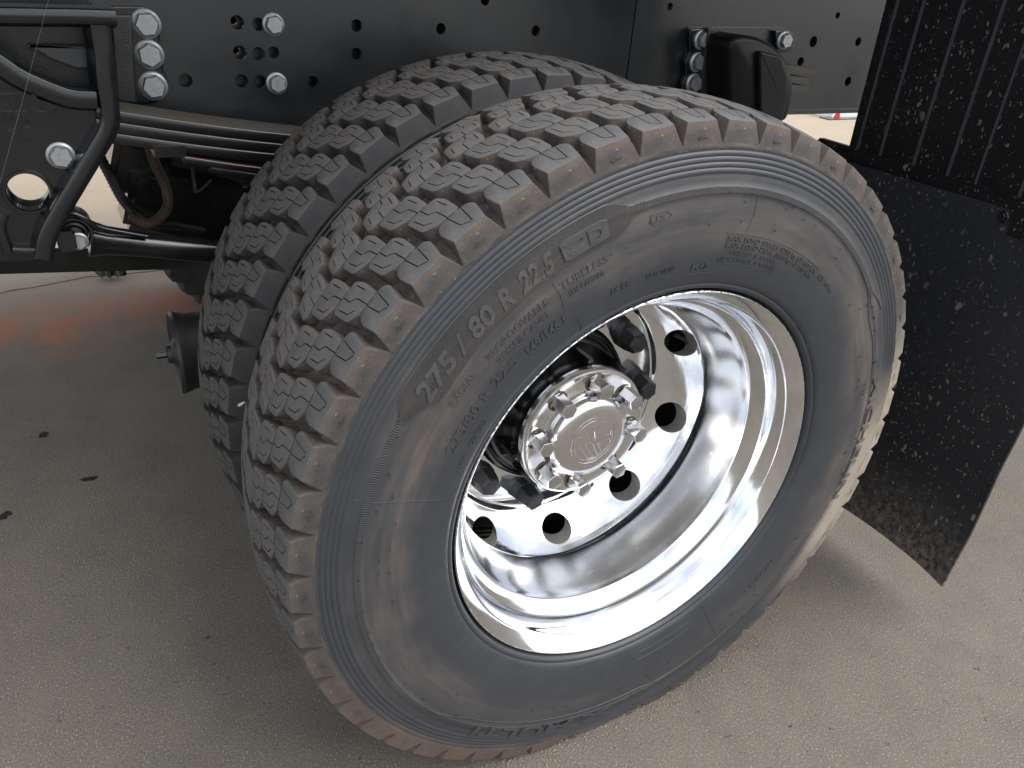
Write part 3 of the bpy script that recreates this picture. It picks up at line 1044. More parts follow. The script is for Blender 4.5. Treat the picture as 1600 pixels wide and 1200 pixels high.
# inner barrel and closed back of the rim
bm = bmesh.new()
lathe(bm, [(.2952, .0130), (.288, .03), (.284, .05), (.262, .075), (.262, .16), (.282, .18), (.2858, .215), (.296, .225), (.2985, .228), (.2985, .232), (.280, .228)], 96)
lathe(bm, [(.196, .2660), (.196, .2750), (.190, .2810), (.1405, .2850)], 96)
bmesh.ops.recalc_face_normals(bm, faces=bm.faces)
obj('rim_back', bm, m_alu_dull, rim, 30)
# valve stem in the upper right hand hole
bm = bmesh.new()
a = R_(HOLE_A)
p = disc_pt(SC, a)
tube(bm, [p + Vector((-.012, .006, .014)), p + Vector((.004, .002, .006)), p + Vector((.019, -.004, -.006))], [.0035, .0035, .003], 10)
tube(bm, [p + Vector((.019, -.004, -.006)), p + Vector((.026, -.006, -.010))], [.0042, .0042], 10)
obj('valve_stem', bm, m_hose, rim)

# wheel nut covers
def hex_head(bm, y0, y1, rb, rt, n=6, dome=.003, ch=.0015, ph=0.0, skirt=None):
    """hexagonal head along -y from y0 (back) to y1 (front); rb, rt corner radii"""
    lay = []
    if skirt: lay += [(skirt, y0, 24), (skirt, y0 - .006, 24)]
    def ringpts(r, y): return [bm.verts.new((r * math.cos(ph + 2 * PI * k / n), y, r * math.sin(ph + 2 * PI * k / n))) for k in range(n)]
    if skirt:
        A = [bm.verts.new((skirt * math.cos(2 * PI * k / 28), y0, skirt * math.sin(2 * PI * k / 28))) for k in range(28)]
        B = [bm.verts.new((skirt * .985 * math.cos(2 * PI * k / 28), y0 - skirt * .62, skirt * .985 * math.sin(2 * PI * k / 28))) for k in range(28)]
        B2 = [bm.verts.new((skirt * .93 * math.cos(2 * PI * k / 28), y0 - skirt * .70, skirt * .92 * math.sin(2 * PI * k / 28))) for k in range(28)]
        for X, Y in ((A, B), (B, B2)):
            for k in range(28): bm.faces.new((X[k], X[(k + 1) % 28], Y[(k + 1) % 28], Y[k]))
        bm.faces.new(B2)
        y0 = y0 - skirt * .66
    rs = [ringpts(rb, y0), ringpts(rb + (rt - rb) * .9, y1 + ch * 1.6), ringpts(rt - ch, y1 + ch * .3), ringpts(rt - ch * 2.2, y1)]
    for X, Y in zip(rs, rs[1:]):
        for k in range(n): bm.faces.new((X[k], X[(k + 1) % n], Y[(k + 1) % n], Y[k]))
    top = bm.faces.new(rs[-1])
    if dome:
        c = bm.verts.new((0, y1 - dome * .3, 0))
        bm.faces.remove(top)
        for k in range(n): bm.faces.new((rs[-1][k], rs[-1][(k + 1) % n], c))
    bmesh.ops.recalc_face_normals(bm, faces=bm.faces)

bm = bmesh.new()
hex_head(bm, .0, -.046, .0225, .0178, 6, .002, .0022, R_(12), .0225)
bm2 = me_from(bm, 'wheel_nut_cover', m_plastic, 24)
for k in range(10):
    a = R_(3.68 + 36 * k)
    o = link('wheel_nut_cover', bm2, wheel, (.1675 * math.cos(a), .2625, .1675 * math.sin(a)))
    o.rotation_euler = (0, -a + random.uniform(-.4, .4), 0)

# hub: black barrel, chrome flange, bolts and cap
bm = bmesh.new()
lathe(bm, [(.1395, .2900), (.1395, .2560), (.1375, .2530), (.1330, .2520), (.1310, .2560), (.1290, .2560), (.1275, .2470), (.1250, .2450), (.1200, .2440), (.1100, .2300), (.1040, .2080), (.1050, .1880), (.1095, .1790), (.1095, .1760)], 96)
for k in range(10):
    a = R_(14 + 36 * k)
    rot = Matrix.Rotation(-a, 3, 'Y')
    box(bm, rot @ Vector((.1105, .212, 0)), (.018, .062, .008), rot)
bmesh.ops.recalc_face_normals(bm, faces=bm.faces)
hub = obj('hub', bm, m_hub_black, wheel, 30)
bm = bmesh.new()
lathe(bm, [(.1085, .1790), (.1109, .1770), (.1112, .1700), (.1109, .1645), (.1095, .1620), (.1065, .1612), (.1050, .1622), (.0960, .1640), (.0800, .1650), (.0765, .1640), (.0738, .1605), (.0728, .1550), (.0718, .1510), (.0700, .1470), (.0672, .1435), (.0632, .1410), (.0585, .1393), (.0535, .1383), (.0490, .1380)], 128)
lathe(bm, [(.0490, .1380), (.0300, .1376), (.0006, .1372)], 128)
bmesh.ops.remove_doubles(bm, verts=bm.verts, dist=5e-5)
bmesh.ops.recalc_face_normals(bm, faces=bm.faces)
cap = obj('hub_cap', bm, m_chrome_cap, hub, 28)
bm = bmesh.new()
hex_head(bm, .0, -.0345, .0143, .0134, 6, 0.0, .0008, 0.0)
head = me_from(bm, 'hub_bolt', m_nut, 20)
bm = bmesh.new()
lathe(bm, [(.0172, .0012), (.0172, -.0006), (.0165, -.0012), (.0140, -.0012)], 32)
bmesh.ops.recalc_face_normals(bm, faces=bm.faces)
rr = me_from(bm, 'rust_ring', m_rust, 40)
for k in range(8):
    a = R_(174.5 + 45 * k)
    o = link('hub_bolt', head, hub, (.0885 * math.cos(a), .1640, .0885 * math.sin(a)))
    o.rotation_euler = (0, -a + random.uniform(-.12, .12), 0)
    o = link('rust_ring', rr, hub, (.0885 * math.cos(a), .1640, .0885 * math.sin(a)))

# round emblem with the two stacked letters, engraved line work on the cap
bm = bmesh.new()
def stroke(pts, w=.0009, y=.1371, closed=False):
    P = [Vector(p) for p in pts]
    for a, b in zip(P, P[1:] + ([P[0]] if closed else [])):
        d = (b - a).normalized(); nn = Vector((-d.y, d.x)) * w * .5
        A = [bm.verts.new((q.x, y, q.y)) for q in (a - nn, b - nn, b + nn, a + nn)]
        B = [bm.verts.new((q.x, y - .0007, q.y)) for q in (a - nn * .4, b - nn * .4, b + nn * .4, a + nn * .4)]
        bm.faces.new(B)
        for k in range(4): bm.faces.new((A[k], A[(k + 1) % 4], B[(k + 1) % 4], B[k]))
ER = .041
def rotp(x, z, t=R_(-128)): return (x * math.cos(t) - z * math.sin(t), x * math.sin(t) + z * math.cos(t))
def outl(poly): stroke([rotp(x * ER, z * ER) for x, z in poly], closed=True)
for r in (1.0, .86): stroke([(ER * r * math.cos(2 * PI * k / 64), ER * r * math.sin(2 * PI * k / 64)) for k in range(64)], .0007, closed=True)
outl([(-.42, .74), (-.22, .80), (0, .28), (.22, .80), (.42, .74), (.10, .06), (-.10, .06)])
outl([(-.72, .42), (-.54, .56), (-.30, -.22), (-.12, -.02), (.12, -.02), (.30, -.22), (.54, .56), (.72, .42), (.36, -.76), (.20, -.80), (0, -.26), (-.20, -.80), (-.36, -.76)])
bmesh.ops.recalc_face_normals(bm, faces=bm.faces)
obj('emblem', bm, m_chrome_cap, hub, 20)

# ------------------------------------------------------------------ inner wheel
wheel2 = thing('truck_wheel', 'darker inner truck wheel half hidden behind the outer one', 'wheel', (0, .331, ZG), 'dual rear wheels')
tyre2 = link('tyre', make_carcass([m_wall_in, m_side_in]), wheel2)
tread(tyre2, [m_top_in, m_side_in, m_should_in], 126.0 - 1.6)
bm = bmesh.new()
lathe(bm, [(.280, .002), (.2985, .000), (.2952, .013), (.284, .05), (.262, .075), (.262, .16), (.2858, .215), (.2985, .228), (.280, .228), (.262, .19), (.255, .10), (.265, .06), (.280, .02), (.280, .002)], 96)
lathe(bm, [(.262, .06), (.24, -.02), (.20, -.045), (.1405, -.047), (.1405, -.030), (.20, -.028), (.24, 0.0), (.258, .07)], 96)
bmesh.ops.recalc_face_normals(bm, faces=bm.faces)
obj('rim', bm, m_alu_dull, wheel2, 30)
bm = bmesh.new()
lathe(bm, [(.02, -.04), (.20, -.02), (.215, .0), (.215, .20), (.18, .22), (.02, .22)], 64)
bmesh.ops.recalc_face_normals(bm, faces=bm.faces)
obj('brake_drum', bm, m_hub_black, wheel2, 30)

# far side dual wheels, seen only as dark shapes under the chassis
def far_wheel(y, lab):
    t = thing('truck_wheel', lab, 'wheel', (0, y, ZG), 'far side wheels')
    bm = bmesh.new()
    half = [(.28, .02), (.30, .002), (.35, -.018), (.42, -.019), (.46, -.012), (.480, -.006)]
    n = NP * 4
    rings = []
    tr = [(.500, .0), (.512, .03), (.516, YC), (.512, 2 * YC - .03), (.500, 2 * YC)]
    back = [(r, 2 * YC - y_) for r, y_ in half][::-1]
    prof = half + tr + back
    for i in range(n):
        a = 2 * PI * i / n; cut = .0 if i % 4 < 3 else .016
        rings.append([bm.verts.new(((r - (cut if r > .495 else 0)) * math.cos(a), yy, (r - (cut if r > .495 else 0)) * math.sin(a))) for r, yy in prof])
    for i in range(n):
        A, B = rings[i], rings[(i + 1) % n]
        for j in range(len(prof) - 1): bm.faces.new((A[j], A[j + 1], B[j + 1], B[j]))
    bmesh.ops.recalc_face_normals(bm, faces=bm.faces)
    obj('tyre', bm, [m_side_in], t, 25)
    bm = bmesh.new()
    lathe(bm, [(.298, .004), (.27, .06), (.24, .15), (.14, .17), (.02, .17)], 64)
    bmesh.ops.recalc_face_normals(bm, faces=bm.faces)
    obj('rim', bm, m_hub_black, t, 30)
far_wheel(1.72, 'dark tyre of the far side wheel pair, nearer the axle centre')
far_wheel(2.06, 'dark tyre of the far side wheel pair, at the far edge of the truck')

# ------------------------------------------------------------------ bolts
def bolt_mesh(name, s=1.0, washer=True, marks=True):
    bm = bmesh.new()
    if washer: lathe(bm, [(.0165 * s, .002), (.0165 * s, -.0022 * s), (.0155 * s, -.0032 * s), (.0134 * s, -.0040 * s), (.0130 * s, -.0018 * s), (.0080 * s, -.0016 * s)], 32)
    n = 6; R0 = .0128 * s
    def rg(r, y, k=6): return [bm.verts.new((r * math.cos(2 * PI * i / k + .3), y, r * math.sin(2 * PI * i / k + .3))) for i in range(k)]
    rs = [rg(R0, -.002 * s), rg(R0, -.0108 * s), rg(R0 * .93, -.0120 * s)]
    for A, B in zip(rs, rs[1:]):
        for k in range(6): bm.faces.new((A[k], A[(k + 1) % 6], B[(k + 1) % 6], B[k]))
    bm.faces.new(rs[-1])
    for k in range(6 if marks else 0):
        a = PI * k / 3
        box(bm, (math.cos(a) * .0056 * s, -.0122 * s, math.sin(a) * .0056 * s), (.0052 * s, .0006, .0010 * s), Matrix.Rotation(-a, 3, 'Y'))
    bmesh.ops.recalc_face_normals(bm, faces=bm.faces)
    return me_from(bm, name, m_zinc, 25)
flange_bolt = bolt_mesh('flange_bolt')
def put_bolt(px, py, y, parent, s=1.0, name='flange_bolt', me=None):
    p = W(px, py, 'y', y)
    o = link(name, me or flange_bolt, parent, p)
    o.scale = (s, s, s); o.rotation_euler = (0, random.uniform(0, 1), 0)
    return o

# ------------------------------------------------------------------ chassis frame
YF = 0.78
xj = W(985, 60, 'y', YF).x
zb = W(1290, 172, 'y', YF).z
zt = zb + .285
frame = thing('chassis_frame', 'long black chassis rail with rows of bolt holes above the wheels', 'truck frame', (0, 0, 0))
def plate(x0, x1, z0, z1, y0, y1, holes):
    bm = bmesh.new(); box(bm, ((x0 + x1) / 2, (y0 + y1) / 2, (z0 + z1) / 2), (x1 - x0, y1 - y0, z1 - z0))
    cut = bmesh.new()
    for x, z, r in holes:
        n = 24
        A = [cut.verts.new((x + r * math.cos(2 * PI * k / n), y0 - .02, z + r * math.sin(2 * PI * k / n))) for k in range(n)]
        B = [cut.verts.new((x + r * math.cos(2 * PI * k / n), y1 + .02, z + r * math.sin(2 * PI * k / n))) for k in range(n)]
        for k in range(n): cut.faces.new((A[k], A[(k + 1) % n], B[(k + 1) % n], B[k]))
        cut.faces.new(A[::-1]); cut.faces.new(B)
    return boolean(bm, cut) if holes else bm
def holes(lst, y): return [(W(px, py, 'y', y).x, W(px, py, 'y', y).z, r) for px, py, r in lst]
hl = holes([(371, 35, .0112), (404, 38, .0105), (375, 82, .0112), (404, 84, .0108), (428, 82, .0095), (378, 127, .0112), (407, 128, .0105), (290, 126, .0112),
            (557, 40, .0102), (557, 84, .0102), (489, 128, .0100), (689, 45, .0098), (837, 48, .0098), (758, 0, .0095)], YF)
bm = plate(-2.6, xj, zb, zt, YF, YF + .009, hl)
obj('rail_web', bm, m_frame, frame, 30)
hl = holes([(1046, 10, .0075), (1270, 65, .0125), (1250, 96, .0105), (1340, 65, .0105), (1308, 24, .0075), (1324, 127, .0115)], YF + .012)
bm = plate(xj + .012, 2.6, zb, zt, YF + .010, YF + .019, hl)
obj('rail_web', bm, m_frame, frame, 30)
bm = bmesh.new()
box(bm, (0, YF + .055, zb - .0045), (5.2, .110, .009)); box(bm, (0, YF + .055, zt + .0045), (5.2, .110, .009))
box(bm, (xj + .004, YF + .016, (zb + zt) / 2), (.010, .012, zt - zb))
obj('rail_flange', bm, m_frame, frame, smooth=False)
bm = plate(-2.6, 2.6, zb + .01, zt - .01, YF + .030, YF + .038, holes([(371, 35, .006), (375, 82, .006), (837, 48, .012), (1270, 65, .008)], YF))
obj('rail_liner', bm, m_frame, frame, smooth=False)
put_bolt(427, 38, YF, frame, 1.12); put_bolt(432, 130, YF, frame, 1.10)

# far chassis rail and a cross member
far = thing('chassis_frame', 'far side chassis rail lost in shadow under the truck', 'truck frame')
bm = bmesh.new(); box(bm, (0, 1.62, (zb + zt) / 2), (5.2, .009, zt - zb)); box(bm, (0, 1.57, zb), (5.2, .10, .009))
obj('rail_web', bm, m_frame, far, smooth=False)
for x in (-1.3, .55):
    bm = bmesh.new(); box(bm, (x, 1.2, zb + .12), (.010, .80, .22)); box(bm, (x + .045, 1.2, zb + .24), (.10, .80, .010)); box(bm, (x + .045, 1.2, zb + .01), (.10, .80, .010))
    obj('cross_member', bm, m_frame, frame, smooth=False)
# underside of the truck body over rails and wheels
bm = bmesh.new(); box(bm, (-.4, 1.37, 1.46), (6.4, 2.08, .05))
for x in [-3.4 + .5 * i for i in range(13)]: box(bm, (x, 1.37, 1.400), (.06, 2.04, .068))
for y in (.80, 1.64): box(bm, (-.4, y, 1.27), (6.3, .08, .190))
tag(obj('load_floor', bm, m_frame, smooth=False), 'dark underside of the load floor above the rails and wheels', 'load floor')

# ------------------------------------------------------------------ front spring hanger
hang = thing('spring_hanger', 'black cast spring hanger with raised letters at the left edge', 'bracket')
YB = 0.655
def PB(px, py, y=YB):
    p = W(px, py, 'y', y); return (p.x, p.z)
out = [PB(*q) for q in ((-150, 14), (165, 14), (172, 60), (172, 120), (173, 188), (148, 240), (118, 288), (92, 332), (80, 362), (79, 392), (60, 408), (-60, 412), (-150, 380))]
bm = bmesh.new()
prism_xz(bm, round_poly(out, .012, 3), YB, YB + .018, .003)
cut = bmesh.new()
cx, cz = PB(44, 300)
rc = abs(PB(77, 300)[0] - cx)
n = 40
A = [cut.verts.new((cx + rc * math.cos(2 * PI * k / n), YB - .05, cz + rc * math.sin(2 * PI * k / n))) for k in range(n)]
B = [cut.verts.new((cx + rc * math.cos(2 * PI * k / n), YB + .05, cz + rc * math.sin(2 * PI * k / n))) for k in range(n)]
for k in range(n): cut.faces.new((A[k], A[(k + 1) % n], B[(k + 1) % n], B[k]))
cut.faces.new(A[::-1]); cut.faces.new(B)
win = round_poly([PB(-110, 36), PB(138, 36), PB(146, 138), PB(112, 138), PB(72, 124), PB(34, 106), (PB(2, 84)), PB(-60, 50)], .006, 3)
A = [cut.verts.new((p.x, YB - .05, p.y)) for p in win]; B = [cut.verts.new((p.x, YB + .05, p.y)) for p in win]
for k in range(len(win)): cut.faces.new((A[k], A[(k + 1) % len(win)], B[(k + 1) % len(win)], B[k]))
cut.faces.new(A[::-1]); cut.faces.new(B)
bm = boolean(bm, cut)
obj('hanger_plate', bm, m_cast, hang, 25)
# sleeve through the lower hole
bm = bmesh.new()
lathe(bm, [(rc * 1.0, .055), (rc * 1.0, .0), (rc * 1.06, -.004), (rc * 1.18, -.004), (rc * 1.26, .002)], 48)
bmesh.ops.translate(bm, verts=bm.verts, vec=(cx, YB, cz))
bmesh.ops.recalc_face_normals(bm, faces=bm.faces)
obj('hole_collar', bm, m_cast, hang, 40)
# window pocket floor seen through the opening
bm = bmesh.new()
prism_xz(bm, [PB(-140, 20), PB(160, 20), PB(160, 170), PB(-140, 170)], YB + .062, YB + .070, .001)
obj('pocket_floor', bm, m_cast_rough, hang)
bm = bmesh.new(); prism_xz(bm, round_poly([PB(*q, YB + .036) for q in ((40, 70), (138, 72), (140, 108), (120, 108), (78, 92))], .004, 3), YB + .036, YB + .0615, .003)
obj('lit_web_patch', bm, mat_plain('lit_web_grey', (.045, .050, .055), .35, 0, .6, .3, 60), hang)  # grey plate painted as the lit frame web showing through the pocket
# ribs
def rib(pts, r, y=YB, dep=.020, name='rib'):
    bm = bmesh.new()
    P = [Vector((q[0], y, q[1])) for q in (PB(*p, y) for p in pts)]
    S = smooth_path(P, 6)
    prev = None
    for i, p in enumerate(S):
        d = (S[min(i + 1, len(S) - 1)] - S[max(i - 1, 0)]).normalized(); nn = Vector((-d.z, 0, d.x))
        row = []
        for o_, h in ((-1.7, .004), (-1.10, -dep * .30), (-1.03, -dep * .86), (-.95, -dep * .97), (-.84, -dep), (.84, -dep), (.95, -dep * .97), (1.03, -dep * .86), (1.15, .006)):
            row.append(bm.verts.new(p + nn * r * o_ + Vector((0, h, 0))))
        if prev:
            for j in range(8): bm.faces.new((prev[j], prev[j + 1], row[j + 1], row[j]))
        else: bm.faces.new(row)
        prev = row
    bm.faces.new(prev[::-1])
    bmesh.ops.recalc_face_normals(bm, faces=bm.faces)
    return obj(name, bm, m_cast, hang, 70)
rib([(152, 30), (160, 80), (164, 125), (170, 165), (168, 195), (146, 235), (118, 282), (92, 326), (74, 362), (68, 396)], .0122, dep=.030)
rib([(-120, 19), (0, 20), (60, 21), (120, 22), (178, 24)], .0100, dep=.040)
rib([(-60, 60), (0, 98), (30, 118), (70, 136), (110, 150), (150, 153)], .0125, dep=.022)
rib([(20, 388), (45, 389), (74, 388)], .006, dep=.016)
rib([(8, 330), (2, 355), (14, 392)], .0055, dep=.014)
# return wall towards the frame, and the bolting ear with its wavy edge
bm = bmesh.new()
prism_xz(bm, round_poly([PB(150, 14), PB(174, 14), PB(174, 188), PB(160, 215), PB(150, 215)], .004, 2), YB + .0185, YF - .004, .0)
obj('return_wall', bm, m_cast, hang)
YE = YF - .016
def PE(px, py): p = W(px, py, 'y', YE); return (p.x, p.z)
ear = [PE(*q) for q in ((120, 9), (222, 9), (244, 20), (252, 40), (249, 60), (256, 78), (257, 94), (254, 108), (262, 124), (262, 142), (248, 160), (226, 164), (206, 158), (150, 160))]
bm = bmesh.new(); prism_xz(bm, round_poly(ear, .007, 3), YE, YF - .001, .003)
obj('bolting_ear', bm, m_cast, hang)
ear2 = [PE(*q) for q in ((172, 22), (204, 22), (214, 160), (182, 158))]
bm = bmesh.new(); prism_xz(bm, ear2, YE - .010, YE - .0005, .003)
obj('cast_seam', bm, m_cast_rough, hang)
for px, py in ((228, 37), (233, 85), (239, 134)): put_bolt(px, py, YE, hang, 1.35)
put_bolt(95, 243, YB, hang, 1.18)
# raised foundry letters
def bracket_text(body, px0, px1, py, h, parent):
    bm = text_bm(body, .012, .5, 2)
    a, b = Vector(PB(px0, py)), Vector(PB(px1, py - .02 * (px1 - px0)))
    xs = [v.co.x for v in bm.verts]; x0, x1 = min(xs), max(xs)
    for v in bm.verts:
        u = (v.co.x - x0) / (x1 - x0)
        q = a.lerp(b, u); z = q.y + v.co.y / .7 * h
        v.co = (q.x, YB - (.0065 if v.co.z > 0 else -.001), z)
    bmesh.ops.recalc_face_normals(bm, faces=bm.faces)
    obj('raised_lettering', bm, m_cast, parent, 40)
bracket_text('TT', -30, 40, 168, .018, hang)
bracket_text('S', 52, 86, 179, .032, hang)
bracket_text('ENTSR', -22, 50, 189, .013, hang)
bracket_text('0 : 8', -18, 54, 216, .015, hang)

# ------------------------------------------------------------------ leaf spring
spring = thing('leaf_spring', 'black multi leaf spring sloping down from the cast hanger', 'leaf spring')
YS0, YS1 = .640, .725
def leaf(px0, py0, px1, py1, th, sag=.004, rear=(1262, 128), nm='leaf', x_lim=None):
    a, b = W(px0, py0, 'y', YS0), W(px1, py1, 'y', YS0)
    n = 30; bm = bmesh.new(); rings = []
    xe = x_lim if x_lim else .74
    slope = (b.z - a.z) / (b.x - a.x)
    for i in range(n + 1):
        x = a.x + (xe - a.x) * i / n
        t = (x - a.x) / (1.1 - a.x)
        # parabola through the front end, the visible slope and back up at the rear hanger
        z = a.z + slope * (x - a.x) * (1 - t * 1.02)
        sec = [(YS0, z - .0028), (YS0 + .0008, z - .0008), (YS0 + .0030, z), (YS1, z), (YS1, z - th), (YS0 + .0030, z - th), (YS0 + .0008, z - th + .0008), (YS0, z - th + .0028)]
        rings.append([bm.verts.new((x, y, zz)) for y, zz in sec])
    for A, B in zip(rings, rings[1:]):
        for k in range(8): bm.faces.new((A[k], A[(k + 1) % 8], B[(k + 1) % 8], B[k]))
    bm.faces.new(rings[0][::-1]); bm.faces.new(rings[-1])
    bmesh.ops.recalc_face_normals(bm, faces=bm.faces)
    bm.normal_update()
    for f in bm.faces:
        if f.normal.z > .8: f.material_index = 1
    return obj(nm, bm, [m_spring, m_spring_top if py0 < 180 else m_red], spring, 60)
for i in range(3):
    leaf(150, 167 + i * 18.0, 440, 216 + i * 16.5, .0176)
leaf(288, 243.5, 420, 265, .014)
leaf(330, 259, 420, 275, .013)
for px in (265, 300):
    p = W(px, 236 + (px - 265) * .15, 'y', YS0 - .003)
    bm = bmesh.new(); box(bm, (p.x, p.y + .04, p.z), (.045, .092, .016)); obj('spring_clip', bm, m_spring, spring, smooth=False)
    break

# ------------------------------------------------------------------ rear spring hanger
rear = thing('spring_hanger', 'black curved spring hanger bolted to the rail by the mud flap', 'bracket')
def PR(px, py, y): p = W(px, py, 'y', y); return (p.x, p.z)
pl = round_poly([PR(*q, YF + .006) for q in ((1072, 42), (1222, 42), (1238, 52), (1240, 80), (1215, 190), (1062, 190))], .010, 3)
bm = bmesh.new(); prism_xz(bm, pl, YF + .002, YF + .0095, .001)
obj('mounting_plate', bm, m_frame, rear, 30)
wav = [PR(*q, YF - .010) for q in ((1078, 46), (1112, 44), (1118, 150), (1066, 150), (1066, 132), (1072, 118), (1071, 98), (1078, 82), (1077, 62))]
bm = bmesh.new(); prism_xz(bm, round_poly(wav, .006, 3), YF - .010, YF + .0015, .002)
obj('bolting_ear', bm, m_cast, rear, 30)
bm = bmesh.new(); prism_xz(bm, [PR(*q, YF - .012) for q in ((1212, 48), (1236, 48), (1238, 80), (1214, 82))], YF - .012, YF + .0015, .002)
obj('bolting_ear', bm, m_cast, rear, 30)
# rough cast web facing the camera between the bolts and the box
bm = bmesh.new(); prism_xz(bm, [PR(*q, YF - .03) for q in ((1107, 44), (1118, 44), (1128, 60), (1116, 150), (1096, 150), (1100, 100))], YF - .030, YF - .0105, .002)
obj('cast_seam', bm, m_cast_rough, rear)
# curved box that carries the spring tail
prof = [(1138, 74), (1143, 60), (1158, 54), (1185, 58), (1212, 72), (1230, 95), (1240, 125), (1238, 160), (1228, 190), (1160, 200), (1138, 170)]
def cam_shape(y, s=1.0): return [Vector(PR(px, py, y)) for px, py in prof]
bm = bmesh.new()
base = round_poly([PR(px, py, YF - .10) for px, py in prof], .016, 4)
prism_xz(bm, base, YF - .105, YF - .004, .012)
obj('spring_box', bm, m_dark, rear, 40)
bm = bmesh.new()
inner = round_poly([Vector(PR(px, py, YF - .105)) for px, py in ((1180, 78), (1214, 86), (1226, 120), (1222, 165), (1214, 200), (1182, 205))], .008, 3)
prism_xz(bm, inner, YF - .118, YF - .100, .005)
obj('cover_face', bm, m_dark, rear, 40)
tail = [(1224, 106, 52), (1224, 121, 40), (1224, 134, 36)]
for px, py, w in tail:
    p = W(px, py, 'y', YF - .075); q = W(px + w, py + 4, 'y', YF - .075)
    bm = bmesh.new(); box(bm, ((p.x + q.x) / 2 - .02, YF - .045, (p.z + q.z) / 2), (q.x - p.x + .04, .070, .013), Matrix.Rotation(R_(4), 3, 'Y'))
    obj('leaf_end', bm, m_spring_top, rear, smooth=False)
for px, py in ((1096, 62), (1089, 97), (1083, 130)): put_bolt(px, py, YF - .011, rear, 1.30)
put_bolt(1224, 63, YF - .013, rear, 1.25)

# ------------------------------------------------------------------ torque rod
rod = thing('torque_rod', 'black torque rod with round bushed eye under the cast hanger', 'suspension rod')
YR = .665
c = W(117, 366, 'y', YR)
ro = (W(146, 366, 'y', YR) - c).length
bm = bmesh.new()
lathe(bm, [(ro * .80, .075), (ro * 1.02, .070), (ro * 1.04, .004), (ro * 1.0, -.002), (ro * .86, -.002), (ro * .80, .004), (ro * .80, .02)], 48)
bmesh.ops.translate(bm, verts=bm.verts, vec=c); bmesh.ops.recalc_face_normals(bm, faces=bm.faces)
obj('eye_ring', bm, m_cast, rod, 40)
bm = bmesh.new()
lathe(bm, [(ro * .78, .012), (ro * .70, .002), (ro * .58, .0), (ro * .52, .008), (ro * .40, .002), (.0005, .0)], 40)
bmesh.ops.translate(bm, verts=bm.verts, vec=c); bmesh.ops.recalc_face_normals(bm, faces=bm.faces)
obj('rubber_bush', bm, m_rubber_plain, rod, 40)
p = W(104, 376, 'y', YR - .012)
bm = bmesh.new(); box(bm, (p.x, YR - .010, p.z), (.026, .024, .032)); bmesh.ops.bevel(bm, geom=list(bm.edges), offset=.004, segments=2, affect='EDGES')
obj('clamp_block', bm, m_cast, rod)
o = put_bolt(123, 377, YR - .004, rod, .85, 'clamp_nut')
a = W(140, 373, 'y', YR + .03); b = W(420, 402, 'y', YR + .03)
bm = bmesh.new(); tube(bm, [a, a.lerp(b, .08), a.lerp(b, .3), b, b + (b - a) * .8], [.030, .0235, .0205, .0205, .0205], 20)
obj('rod_tube', bm, m_cast, rod, 40)
bm = bmesh.new()
u1 = W(70, 348, 'y', YR - .01); u2 = W(160, 372, 'y', YR - .01)
tube(bm, smooth_path([W(92, 338, 'y', YR), W(112, 333, 'y', YR - .004), W(134, 342, 'y', YR - .004), W(158, 356, 'y', YR), W(230, 370, 'y', YR + .01)], 6), [.004] * 25, 8)
obj('edge_bead', bm, m_cast, rod, 50)

# lower tie beam behind the rod: bottom edge hides the ground
beam = thing('tie_beam', 'dark straight beam crossing low behind the torque rod', 'beam')
p = W(0, 404, 'y', 1.02); q = W(262, 402, 'y', 1.30)
d = (q - p); L = d.length
ang = math.atan2(d.y, d.x)
bm = bmesh.new()
rotm = d.to_track_quat('X', 'Z').to_matrix()
box(bm, p - d * 1.8, (L * 7.6, .06, .050), rotm)
bmesh.ops.bevel(bm, geom=list(bm.edges), offset=.006, segments=2, affect='EDGES')
obj('beam_tube', bm, m_frame, beam)
for t in (.58, .66):
    bm = bmesh.new(); s = p + d * t; tube(bm, [s + Vector((0, -.02, -.022)), s + Vector((0, -.02, -.034))], .008, 8); obj('beam_stud', bm, m_frame, beam)

# ------------------------------------------------------------------ axle, brake chamber, hoses
axle = thing('drive_axle', 'black drive axle housing hidden behind the inner tyre', 'axle', (0, 0, ZG))
bm = bmesh.new()
lathe(bm, [(.02, .55), (.085, .56), (.075, .70), (.070, .85), (.085, .98), (.150, 1.06), (.205, 1.14), (.215, 1.21), (.205, 1.28), (.150, 1.36), (.085, 1.44), (.070, 1.6), (.08, 1.86), (.02, 1.87)], 48)
bmesh.ops.recalc_face_normals(bm, faces=bm.faces)
obj('axle_tube', bm, m_hub_black, axle, 50)
bm = bmesh.new(); tube(bm, [(-.02, 1.21, .02), (-.22, 1.21, .03), (-.30, 1.21, .035), (-.34, 1.21, .036)], [.17, .13, .10, .09], 24)
obj('pinion_nose', bm, m_hub_black, axle, 40)
bm = bmesh.new()
for dz in (-.05, .03): box(bm, (-.05 + dz, .70, .115), (.02, .12, .25))
box(bm, (0, .69, .085), (.26, .13, .06))
obj('spring_seat', bm, m_hub_black, axle, smooth=False)

